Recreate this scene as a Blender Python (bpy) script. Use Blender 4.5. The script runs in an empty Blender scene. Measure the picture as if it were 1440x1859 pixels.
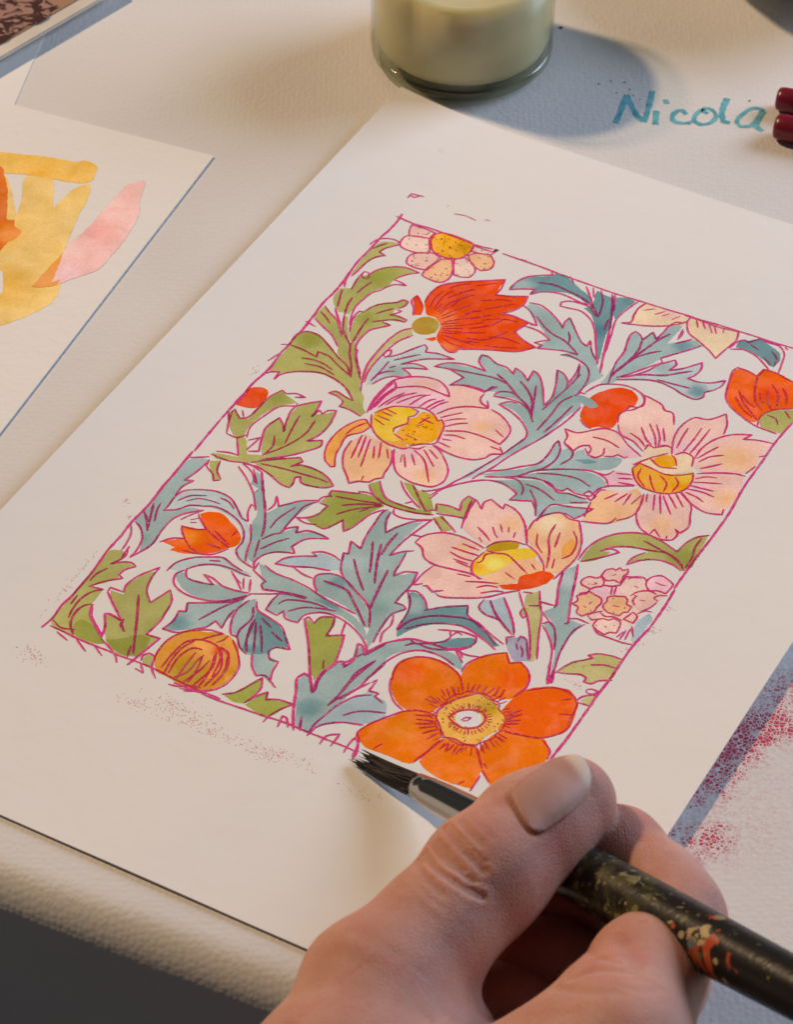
import bpy, bmesh, math, random
import numpy as np
from mathutils import Vector, Matrix
from mathutils.geometry import delaunay_2d_cdt

# ---------------------------------------------------------------- camera, world, lamps, exposure
scene = bpy.context.scene
C = scene.collection
FPX, PCX, PCY = 5868.6, 720.0, 929.5            # focal length and principal point of the 1440 x 1859 photograph
CAM = np.array([-0.01858497, -0.51737323, 0.47095694])
AX = np.array([0.99993314, 0.0, 0.01156353])
AY = np.array([-0.00849336, 0.6786141, 0.73444589])
AZ = np.array([-0.00784718, -0.734495, 0.67856873])
cd = bpy.data.cameras.new('camera')
cam = bpy.data.objects.new('camera', cd); C.objects.link(cam)
cam.matrix_world = Matrix(((AX[0], AY[0], AZ[0], CAM[0]), (AX[1], AY[1], AZ[1], CAM[1]),
                           (AX[2], AY[2], AZ[2], CAM[2]), (0, 0, 0, 1)))
cd.sensor_fit = 'VERTICAL'; cd.sensor_height = 36.0; cd.sensor_width = 36.0
cd.lens = FPX / 1859.0 * 36.0
cd.clip_start = 0.01; cd.clip_end = 50
cd.dof.use_dof = True; cd.dof.focus_distance = 0.690; cd.dof.aperture_fstop = 46
scene.camera = cam

w = bpy.data.worlds.new('World'); scene.world = w; w.use_nodes = True
w.node_tree.nodes['Background'].inputs[0].default_value = (0.74, 0.73, 0.74, 1)
w.node_tree.nodes['Background'].inputs[1].default_value = 0.055

def lamp(name, direction, dist, size, energy, color, shape='DISK', size_y=None):
    d = Vector(direction).normalized()
    l = bpy.data.lights.new(name, 'AREA'); l.shape = shape; l.size = size
    if size_y: l.size_y = size_y
    l.energy = energy; l.color = color
    o = bpy.data.objects.new(name, l); C.objects.link(o)
    o.location = d * dist
    o.rotation_euler = (-d).to_track_quat('-Z', 'Y').to_euler()
    return o
EL = math.radians(44)
lamp('warm_room_lamp', (-0.85*math.cos(EL), 0.53*math.cos(EL), math.sin(EL)), 1.9, 0.13, 22.5, (1.0, 0.70, 0.43))
lamp('cool_window_light', (0.82, 0.46, 0.46), 1.15, 0.6, 9.4, (0.66, 0.78, 1.0), 'RECTANGLE', 0.5)

vs = scene.view_settings
vs.view_transform = 'Standard'; vs.look = 'None'; vs.exposure = 0.31; vs.gamma = 1.0; vs.use_curve_mapping = False
scene.cycles.max_bounces = 8
scene.cycles.transparent_max_bounces = 12

# ---------------------------------------------------------------- helpers
def P(px, py, z=0.0):
    """point of the place at height z (metres) seen at a pixel of the photograph"""
    d = AX*((px-PCX)/FPX) - AY*((py-PCY)/FPX) - AZ
    return CAM + d*((z-CAM[2])/d[2])
def PV(px, py, z=0.0): return Vector(P(px, py, z))

def lin(c):
    c = c/255.0
    return c/12.92 if c <= 0.04045 else ((c+0.055)/1.055)**2.4
PAPER_SEEN = [lin(v) for v in (193, 181, 163)]
def pig(rgb, k=0.80):
    """base colour of a pigment from its tone beside the white paper"""
    return tuple(min(0.92, max(0.004, lin(v)/p*k)) for v, p in zip(rgb, PAPER_SEEN))

def link(name, me, mat=None, parent=None, smooth=False):
    o = bpy.data.objects.new(name, me); C.objects.link(o)
    if mat: me.materials.append(mat)
    if parent: o.parent = parent
    if smooth:
        for p in me.polygons: p.use_smooth = True
    return o
def meshobj(name, verts, faces, mat=None, parent=None, smooth=False):
    me = bpy.data.meshes.new(name); me.from_pydata([tuple(v) for v in verts], [], [tuple(f) for f in faces]); me.update()
    return link(name, me, mat, parent, smooth)
def bmobj(name, bm, mat=None, parent=None, smooth=False):
    me = bpy.data.meshes.new(name); bmesh.ops.recalc_face_normals(bm, faces=bm.faces); bm.to_mesh(me); bm.free()
    return link(name, me, mat, parent, smooth)
def thing(name, label, cat, loc=(0, 0, 0), group=None):
    o = bpy.data.objects.new(name, None); C.objects.link(o); o.location = loc; o.empty_display_size = 0.02
    return tag(o, label, cat, group)
def tag(o, label, cat, group=None):
    o['label'] = label; o['category'] = cat
    if group: o['group'] = group
    return o

class N:
    """small node-tree builder"""
    def __init__(s, name):
        s.m = bpy.data.materials.new(name); s.m.use_nodes = True
        s.t = s.m.node_tree; s.b = s.t.nodes['Principled BSDF']; s.out = s.t.nodes['Material Output']
    def n(s, typ, **kw):
        nd = s.t.nodes.new(typ)
        for k, v in kw.items():
            if k in ('operation', 'blend_type', 'data_type', 'feature', 'attribute_name', 'noise_dimensions', 'distance', 'interpolation_type', 'mode', 'clamp_factor', 'use_clamp'):
                setattr(nd, k, v)
            else: nd.inputs[k.replace('_', ' ')].default_value = v
        return nd
    def l(s, a, b): s.t.links.new(a, b)
    def coords(s, kind='Object'):
        return s.n('ShaderNodeTexCoord').outputs[kind]
    def noise(s, vec, scale, detail=4, rough=0.55, dist=0.0):
        nd = s.n('ShaderNodeTexNoise', Scale=scale, Detail=detail, Roughness=rough, Distortion=dist); s.l(vec, nd.inputs['Vector']); return nd.outputs['Fac']
    def voro(s, vec, scale, feature='DISTANCE_TO_EDGE', rnd=1.0):
        nd = s.n('ShaderNodeTexVoronoi', feature=feature, Scale=scale, Randomness=rnd); s.l(vec, nd.inputs['Vector']); return nd.outputs['Distance']
    def ramp(s, fac, lo, hi, a=0.0, b=1.0, smooth=True):
        nd = s.n('ShaderNodeMapRange'); nd.interpolation_type = 'SMOOTHSTEP' if smooth else 'LINEAR'
        s.l(fac, nd.inputs[0]); nd.inputs[1].default_value = lo; nd.inputs[2].default_value = hi; nd.inputs[3].default_value = a; nd.inputs[4].default_value = b
        return nd.outputs[0]
    def math(s, op, a, b=None):
        nd = s.n('ShaderNodeMath', operation=op)
        for i, v in enumerate((a, b)):
            if v is None: continue
            if isinstance(v, (int, float)): nd.inputs[i].default_value = v
            else: s.l(v, nd.inputs[i])
        return nd.outputs[0]
    def mix(s, fac, a, b, blend='MIX'):
        nd = s.n('ShaderNodeMix', data_type='RGBA', blend_type=blend)
        for i, v in ((0, fac), (6, a), (7, b)):
            if isinstance(v, (int, float)): nd.inputs[i].default_value = v
            elif isinstance(v, tuple): nd.inputs[i].default_value = (*v[:3], 1)
            else: s.l(v, nd.inputs[i])
        return nd.outputs[2]
    def bump(s, height, strength, dist, normal=None):
        nd = s.n('ShaderNodeBump', Strength=strength, Distance=dist); s.l(height, nd.inputs['Height'])
        if normal is not None: s.l(normal, nd.inputs['Normal'])
        return nd.outputs[0]
    def base(s, c):
        if isinstance(c, tuple): s.b.inputs['Base Color'].default_value = (*c[:3], 1)
        else: s.l(c, s.b.inputs['Base Color'])
    def set(s, **kw):
        for k, v in kw.items(): s.b.inputs[k.replace('_', ' ')].default_value = v
    def normal(s, nrm): s.l(nrm, s.b.inputs['Normal'])

def paper_mat(name, col, grain):
    g = N(name); co = g.coords('Object')
    a = g.noise(co, 9, 3); b = g.noise(co, 420, 4, 0.6)
    c = g.mix(g.ramp(a, 0.3, 0.7), tuple(v*0.965 for v in col), col)
    spk = g.ramp(g.noise(co, 260, 2, 0.5), 0.75, 0.80)
    c = g.mix(g.math('MULTIPLY', spk, 0.10), c, (0.35, 0.24, 0.22))
    g.base(c); g.set(Roughness=0.72, Specular_IOR_Level=0.28)
    g.normal(g.bump(g.noise(co, 55, 3, 0.5), 0.10, 0.003, g.bump(b, grain, 0.0004)))
    return g.m
M_PAPER = paper_mat('smooth_white_paper', (0.80, 0.795, 0.78), 0.10)
M_CARD = paper_mat('grained_watercolour_card', (0.80, 0.79, 0.765), 0.42)

def paint_mat():
    g = N('watercolour_paint'); co = g.coords('Object')
    at = g.n('ShaderNodeAttribute', attribute_name='pigment').outputs['Color']
    wash = g.noise(co, 190, 3, 0.55, 0.6); gran = g.noise(co, 1500, 3, 0.6)
    val = g.math('MULTIPLY', g.ramp(wash, 0.28, 0.72, 1.04, 0.955), g.ramp(gran, 0.3, 0.7, 1.06, 0.94))
    hs = g.n('ShaderNodeHueSaturation'); g.l(at, hs.inputs['Color']); g.l(val, hs.inputs['Value']); g.l(g.ramp(wash, 0.28, 0.72, 0.95, 1.04), hs.inputs['Saturation'])
    c = hs.outputs[0]
    g.base(c); g.set(Roughness=0.75, Specular_IOR_Level=0.10)
    g.normal(g.bump(g.noise(co, 420, 4, 0.6), 0.08, 0.0004))
    return g.m
def ink_mat():
    g = N('magenta_printing_ink'); co = g.coords('Object')
    at = g.n('ShaderNodeAttribute', attribute_name='pigment')
    sp = g.noise(co, 1500, 2, 0.5); lo = g.noise(co, 160, 2, 0.5)
    thr = g.math('ADD', g.ramp(sp, 0.58, 0.68), g.math('MULTIPLY', g.ramp(lo, 0.52, 0.66), 0.35))
    c = g.mix(g.math('MULTIPLY', thr, 0.44), at.outputs['Color'], (0.72, 0.40, 0.46))
    g.base(c); g.set(Roughness=0.55, Specular_IOR_Level=0.3)
    return g.m
M_PAINT = paint_mat(); M_INK = ink_mat()

# ---------------------------------------------------------------- the tablecloth (the surface everything lies on)
def cloth_mat():
    g = N('embossed_white_vinyl'); co = g.coords('Object')
    v = g.voro(co, 1050); v2 = g.voro(co, 620)
    n1 = g.noise(co, 700, 3, 0.6); n2 = g.noise(co, 14, 3)
    base = g.mix(g.ramp(n2, 0.3, 0.7), (0.655, 0.645, 0.635), (0.70, 0.695, 0.685))
    # ink rubbed onto the embossing beside the printed sheet
    warp = g.n('ShaderNodeVectorMath', operation='ADD')
    nz = g.n('ShaderNodeTexNoise', Scale=220.0, Detail=3.0); g.l(co, nz.inputs['Vector'])
    sc = g.n('ShaderNodeVectorMath', operation='SCALE'); g.l(nz.outputs['Color'], sc.inputs[0]); sc.inputs['Scale'].default_value = 0.007
    g.l(co, warp.inputs[0]); g.l(sc.outputs[0], warp.inputs[1])
    mask = None
    for px, py, r, s in ((1352, 1342, .0045, 1.3), (1330, 1362, .004, 1.1), (1308, 1385, .0050, 1.15), (1280, 1412, .0045, .95), (1322, 1345, .0045, 1.0), (1258, 1440, .0045, .8),
                         (1400, 1318, .0065, 1.0), (1392, 1296, .0055, .7), (1432, 1262, .007, .75), (1350, 1290, .004, .6), (1300, 1440, .006, .45),
                         (1285, 1525, .0065, .85), (1300, 1510, .004, .7), (1228, 1506, .0028, .9),
                         (1330, 1440, .016, .20), (1380, 1400, .02, .08), (1325, 1480, .014, .24), (1430, 1420, .02, .06), (1345, 1365, .006, .9), (1310, 1405, .006, .85), (1375, 1330, .005, 1.1), (1295, 1425, .005, .8)):
        p = P(px, py, 0.0)
        d = g.n('ShaderNodeVectorMath', operation='DISTANCE'); g.l(warp.outputs[0], d.inputs[0])
        d.inputs[1].default_value = (p[0]+.0035, p[1]+.0035, p[2]+.0035)
        f = g.ramp(d.outputs['Value'], r*1.5, r*0.35, 0.0, s*1.15)
        mask = f if mask is None else g.math('MAXIMUM', mask, f)
    ring = g.math('MULTIPLY', g.ramp(v, 0.05, 0.16), g.ramp(v, 0.42, 0.22, 0.5, 1.0))
    broken = g.ramp(g.noise(co, 520, 3, 0.6), 0.66, 0.40)
    amt = g.math('MULTIPLY', g.math('MULTIPLY', ring, mask), g.math('ADD', broken, g.math('MULTIPLY', g.ramp(mask, 0.75, 1.2), 0.8)))
    ink = g.mix(g.ramp(mask, 0.3, 1.0), (0.52, 0.16, 0.24), (0.48, 0.012, 0.075))
    nd = g.math('MINIMUM', g.math('ADD', amt, g.math('MULTIPLY', g.ramp(mask, 0.8, 1.35), g.ramp(g.noise(co, 240, 3, 0.6), 0.42, 0.62, 0.0, 0.6))), 0.94)
    tint = g.mix(g.math('MULTIPLY', g.math('MINIMUM', mask, 1.0), 0.10), base, (0.62, 0.42, 0.46))
    g.base(g.mix(nd, tint, ink)); g.set(Roughness=0.50, Specular_IOR_Level=0.38)
    pb = g.n('ShaderNodeTexVoronoi', feature='SMOOTH_F1', Scale=760.0, Randomness=0.62, Smoothness=0.35); g.l(co, pb.inputs['Vector'])
    hgt = g.math('ADD', g.math('MULTIPLY', pb.outputs['Distance'], -1.0), g.math('MULTIPLY', n1, 0.35))
    g.normal(g.bump(hgt, 0.19, 0.0005))
    return g.m
M_CLOTH = cloth_mat()

F0 = P(0, 1545); F1 = P(500, 1733)
DA = (F1-F0)[:2]; DA = DA/np.linalg.norm(DA); DB = np.array([-DA[1], DA[0]])
def cloth():
    RR = 0.0085
    prof = []                                   # (distance behind the fold, height)
    for b in list(np.linspace(1.0, 0.40, 7)) + list(np.linspace(0.39, 0.0, 100)): prof.append((b, 0.0))
    for k in range(1, 15):
        a = math.pi/2*k/14; prof.append((-RR*math.sin(a), -RR*(1-math.cos(a))))
    for z in np.linspace(RR+0.004, 0.45, 40): prof.append((-RR-0.0015*math.sin(z*60), -z))
    al = list(np.linspace(-0.9, -0.2, 8)) + list(np.linspace(-0.19, 0.36, 130)) + list(np.linspace(0.4, 1.0, 7))
    rid = [(P(230, 165), P(470, 118), 0.012, 0.0007), (P(470, 120), P(640, 165), 0.014, 0.0005)]
    def lift(p):
        z = 0.0
        for a, b, s, hh in rid:
            a2, b2 = a[:2], b[:2]; ab = b2-a2; t = min(1, max(0, float(np.dot(p-a2, ab)/np.dot(ab, ab))))
            e = float(np.linalg.norm(p-a2-ab*t)); z += hh*math.exp(-(e/s)**2)
        return z
    V, F = [], []
    for b, z in prof:
        for a in al:
            q = F0[:2]+DA*a+DB*b
            zz = z
            if z == 0.0 and 0.0 < b < 0.39: zz = lift(q)
            if b <= 0: zz += 0.0006*math.sin(a*150)*min(1, -z*40)
            V.append((q[0], q[1], zz))
    n = len(al)
    for i in range(len(prof)-1):
        for j in range(n-1): F.append((i*n+j, i*n+j+1, (i+1)*n+j+1, (i+1)*n+j))
    o = meshobj('tablecloth', V, F, M_CLOTH, None, True)
    o['kind'] = 'structure'; o['label'] = 'white embossed vinyl tablecloth folding over the table edge'
    return o, lift
CLOTH, cloth_lift = cloth()

# ---------------------------------------------------------------- flat drawing: smooth outlines, paint areas, ink strokes
def smooth_line(pts, closed=False, step=0.00045, corner=62):
    """centripetal Catmull-Rom that keeps sharp corners"""
    pts = [np.asarray(p, float) for p in pts]
    q = [pts[0]]
    for p in pts[1:]:
        if np.linalg.norm(p-q[-1]) > 1e-6: q.append(p)
    if closed and np.linalg.norm(q[0]-q[-1]) < 1e-6: q.pop()
    pts = q; n = len(pts)
    if n < 2: return pts
    def iscorner(i):
        if not closed and i in (0, n-1): return True
        a = pts[i]-pts[i-1]; b = pts[(i+1) % n]-pts[i]
        c = np.dot(a, b)/(np.linalg.norm(a)*np.linalg.norm(b)+1e-12)
        return c < math.cos(math.radians(corner))
    cor = [iscorner(i) for i in range(n)]
    out = []
    for i in range(n if closed else n-1):
        p1, p2 = pts[i], pts[(i+1) % n]
        p0 = 2*p1-p2 if cor[i] else pts[i-1]
        p3 = 2*p2-p1 if cor[(i+1) % n] else pts[(i+2) % n]
        if cor[i] and not cor[(i+1) % n]: p0 = p1-(p2-p1)*0.6-(p1-p2)*0.0
        m = max(2, int(np.linalg.norm(p2-p1)/step))
        t0 = 0.0; t1 = t0+np.linalg.norm(p1-p0)**.5; t2 = t1+np.linalg.norm(p2-p1)**.5; t3 = t2+np.linalg.norm(p3-p2)**.5
        for k in range(m):
            t = t1+(t2-t1)*k/m
            A1 = (t1-t)/(t1-t0)*p0+(t-t0)/(t1-t0)*p1; A2 = (t2-t)/(t2-t1)*p1+(t-t1)/(t2-t1)*p2; A3 = (t3-t)/(t3-t2)*p2+(t-t2)/(t3-t2)*p3
            B1 = (t2-t)/(t2-t0)*A1+(t-t0)/(t2-t0)*A2; B2 = (t3-t)/(t3-t1)*A2+(t-t1)/(t3-t1)*A3
            out.append((t2-t)/(t2-t1)*B1+(t-t1)/(t2-t1)*B2)
    if not closed: out.append(pts[-1])
    return out
def inside(p, poly):
    x, y = p; c = False; j = len(poly)-1
    for i in range(len(poly)):
        xi, yi = poly[i]; xj, yj = poly[j]
        if (yi > y) != (yj > y) and x < (xj-xi)*(y-yi)/(yj-yi)+xi: c = not c
        j = i
    return c
def inside_many(Q, poly):
    Q = np.asarray(Q, float); p = np.asarray(poly, float); q = np.roll(p, 1, 0); c = np.zeros(len(Q), bool)
    for (xi, yi), (xj, yj) in zip(p, q):
        if yi == yj: continue
        c ^= ((yi > Q[:, 1]) != (yj > Q[:, 1])) & (Q[:, 0] < (xj-xi)*(Q[:, 1]-yi)/(yj-yi)+xi)
    return c
class Noise2:
    def __init__(s, seed): s.r = np.random.RandomState(seed).rand(64, 64)
    def __call__(s, x, y):
        xi, yi = math.floor(x), math.floor(y); fx, fy = x-xi, y-yi; fx = fx*fx*(3-2*fx); fy = fy*fy*(3-2*fy)
        g = lambda a, b: s.r[a & 63, b & 63]
        return (g(xi, yi)*(1-fx)+g(xi+1, yi)*fx)*(1-fy)+(g(xi, yi+1)*(1-fx)+g(xi+1, yi+1)*fx)*fy
NZ = Noise2(4)

def area_mesh(poly, colour, blobs=(), cell=0.0016, wob=0.00012, corner=62):
    """paint area: outline plus a grid of inner points; returns 2-D verts, triangles, colours"""
    pl = smooth_line(poly, True, 0.0006, corner)
    pl = [np.array([p[0]+wob*(NZ(p[0]*1400, p[1]*1400)-.5)*2, p[1]+wob*(NZ(p[0]*1400+31, p[1]*1400+7)-.5)*2]) for p in pl]
    xs = [p[0] for p in pl]; ys = [p[1] for p in pl]
    vs2 = [Vector((p[0]*1000, p[1]*1000)) for p in pl]; nb = len(vs2)
    gx, gy = np.meshgrid(np.arange(min(xs)+cell*.5, max(xs), cell), np.arange(min(ys)+cell*.5, max(ys), cell), indexing='ij')
    G = np.stack([gx.ravel(), gy.ravel()], 1)
    if len(G): vs2 += [Vector((x*1000, y*1000)) for x, y in G[inside_many(G, pl)]]
    r = delaunay_2d_cdt(vs2, [(i, (i+1) % nb) for i in range(nb)], [], 0, 1e-4)
    ov, fs = r[0], r[2]
    ov = [(v.x/1000, v.y/1000) for v in ov]; cols = []
    for x, y in ov:
        c = np.array(colour)
        for bc, bx, by, br in blobs:
            d = math.hypot(x-bx, y-by)/br
            f = max(0.0, 1-d*d); f = f*f*(3-2*f) if f < 1 else 1
            c = c*(1-f)+np.array(bc)*f
        k = 0.86+0.15*NZ(x*330+5, y*330+9)+0.20*NZ(x*110+15, y*110+3)
        cols.append(tuple(np.clip(c*k, 0, 1)))
    tris = []
    for f in fs:
        for i in range(1, len(f)-1):
            tris.append((f[0], f[i], f[i+1]))
    oa = np.array(ov); keep = inside_many(oa[np.array(tris)].mean(1), pl); tris = [t for t, k in zip(tris, keep) if k]
    return ov, tris, cols, pl
def stroke_mesh(pts, width, taper=True, closed=False):
    pl = smooth_line(pts, closed, 0.0004)
    if closed: pl = pl+[pl[0]]
    L = []; n = len(pl)
    for i, p in enumerate(pl):
        a = pl[max(0, i-1)]; b = pl[min(n-1, i+1)]; d = b-a; l = np.linalg.norm(d); d = d/l if l > 0 else np.array([1, 0.])
        nr = np.array([-d[1], d[0]])
        k = 0.74+0.52*NZ(p[0]*900+p[1]*300, p[1]*900)+0.16*NZ(p[0]*4000, p[1]*4000)
        if taper and not closed:
            e = min(i, n-1-i)*0.0004
            k *= 0.55+0.45*min(1, e/0.0012)
        off = nr*0.00007*(NZ(p[0]*1800+3, p[1]*1800)-.5)
        L.append((p+off, nr, width*.5*k))
    V, F = [], []
    for p, nr, hw in L: V.append(tuple(p+nr*hw)); V.append(tuple(p-nr*hw))
    for i in range(len(L)-1): F.append((2*i, 2*i+1, 2*i+3, 2*i+2))
    return V, F
def coloured(name, V3, F, cols, mat, parent):
    o = meshobj(name, V3, F, mat, parent)
    a = o.data.attributes.new('pigment', 'FLOAT_COLOR', 'POINT')
    a.data.foreach_set('color', [v for c in cols for v in (*c, 1.0)])
    return o

PAL = {k: pig(v) for k, v in dict(
    g=(151, 143, 76), dg=(130, 128, 50), dgl=(138, 136, 58), gp=(166, 152, 92), dg2=(96, 122, 114), dgb=(124, 142, 130),
    b=(136, 148, 134), b2=(144, 154, 141), gb=(121, 141, 125), db=(95, 122, 115), dbb=(76, 106, 108), pb=(160, 164, 150), pbb=(147, 156, 147), pu=(146, 136, 140),
    pe=(204, 160, 136), pp=(203, 169, 143), po=(204, 154, 106), poo=(206, 138, 58), pk=(204, 158, 152), cr=(205, 175, 132),
    r=(200, 62, 5), ro=(202, 96, 40), o=(204, 79, 2), o2=(213, 97, 2), oo=(212, 110, 22),
    oc=(204, 138, 26), ocd=(172, 116, 14), oc2=(186, 122, 36), ocf=(206, 150, 62), y=(216, 164, 44), yl=(218, 186, 84), ol=(156, 120, 34), ol2=(166, 126, 20),
    pw=(193, 181, 163), bk=(62, 8, 22)).items()}
INK = pig((184, 40, 96)); INK_DOT = pig((150, 60, 60))
WHITE = (0.80, 0.795, 0.78)

# ---------------------------------------------------------------- the painted sheet
SW, SH = 0.1646, 0.25
SC = np.array([[-0.01208, 0.1445], [0.13125, 0.06602], [0.01181, -0.15183], [-0.13143, -0.07334]])
def _c(x): return max(0.0, min(1.0, x))
def sheet_h(s, t): return 0.0006+0.00006*(math.sin(19*s+4*t+1)+math.sin(14*t-7*s))+0.0027*_c((s-0.72)/0.28)**2+0.0028*_c((0.2-s)/0.2)**2+0.0002*_c((t-0.9)/0.1)**2
def sheet_pt(u, v, dz=0.0):
    s, t = u/SW, v/SH
    q = SC[0]*(1-s)*(1-t)+SC[1]*s*(1-t)+SC[2]*s*t+SC[3]*(1-s)*t
    return (q[0], q[1], sheet_h(s, t)+dz)
def slab_grid(name, fn, ns, nt, thick, mat, parent):
    """a sheet of paper with real thickness: top grid, bottom grid and four edges"""
    V, F = [], []
    for k in (0, 1):
        for i in range(ns+1):
            for j in range(nt+1):
                x, y, z = fn(i/ns, j/nt); V.append((x, y, z-k*thick))
    m = (ns+1)*(nt+1); ix = lambda i, j, k: k*m+i*(nt+1)+j
    for i in range(ns):
        for j in range(nt):
            F.append((ix(i, j, 0), ix(i, j+1, 0), ix(i+1, j+1, 0), ix(i+1, j, 0)))
            F.append((ix(i, j, 1), ix(i+1, j, 1), ix(i+1, j+1, 1), ix(i, j+1, 1)))
    for i in range(ns):
        F.append((ix(i, 0, 0), ix(i+1, 0, 0), ix(i+1, 0, 1), ix(i, 0, 1))); F.append((ix(i, nt, 0), ix(i, nt, 1), ix(i+1, nt, 1), ix(i+1, nt, 0)))
    for j in range(nt):
        F.append((ix(0, j, 0), ix(0, j, 1), ix(0, j+1, 1), ix(0, j+1, 0))); F.append((ix(ns, j, 0), ix(ns, j+1, 0), ix(ns, j+1, 1), ix(ns, j, 1)))
    return meshobj(name, V, F, mat, parent, False)

SHEET = thing('painted_sheet', 'large white sheet with a hand-coloured floral print under the brush', 'painting')
slab_grid('paper', lambda s, t: sheet_pt(s*SW, t*SH), 130, 130, 0.00035, M_PAPER, SHEET)

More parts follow.
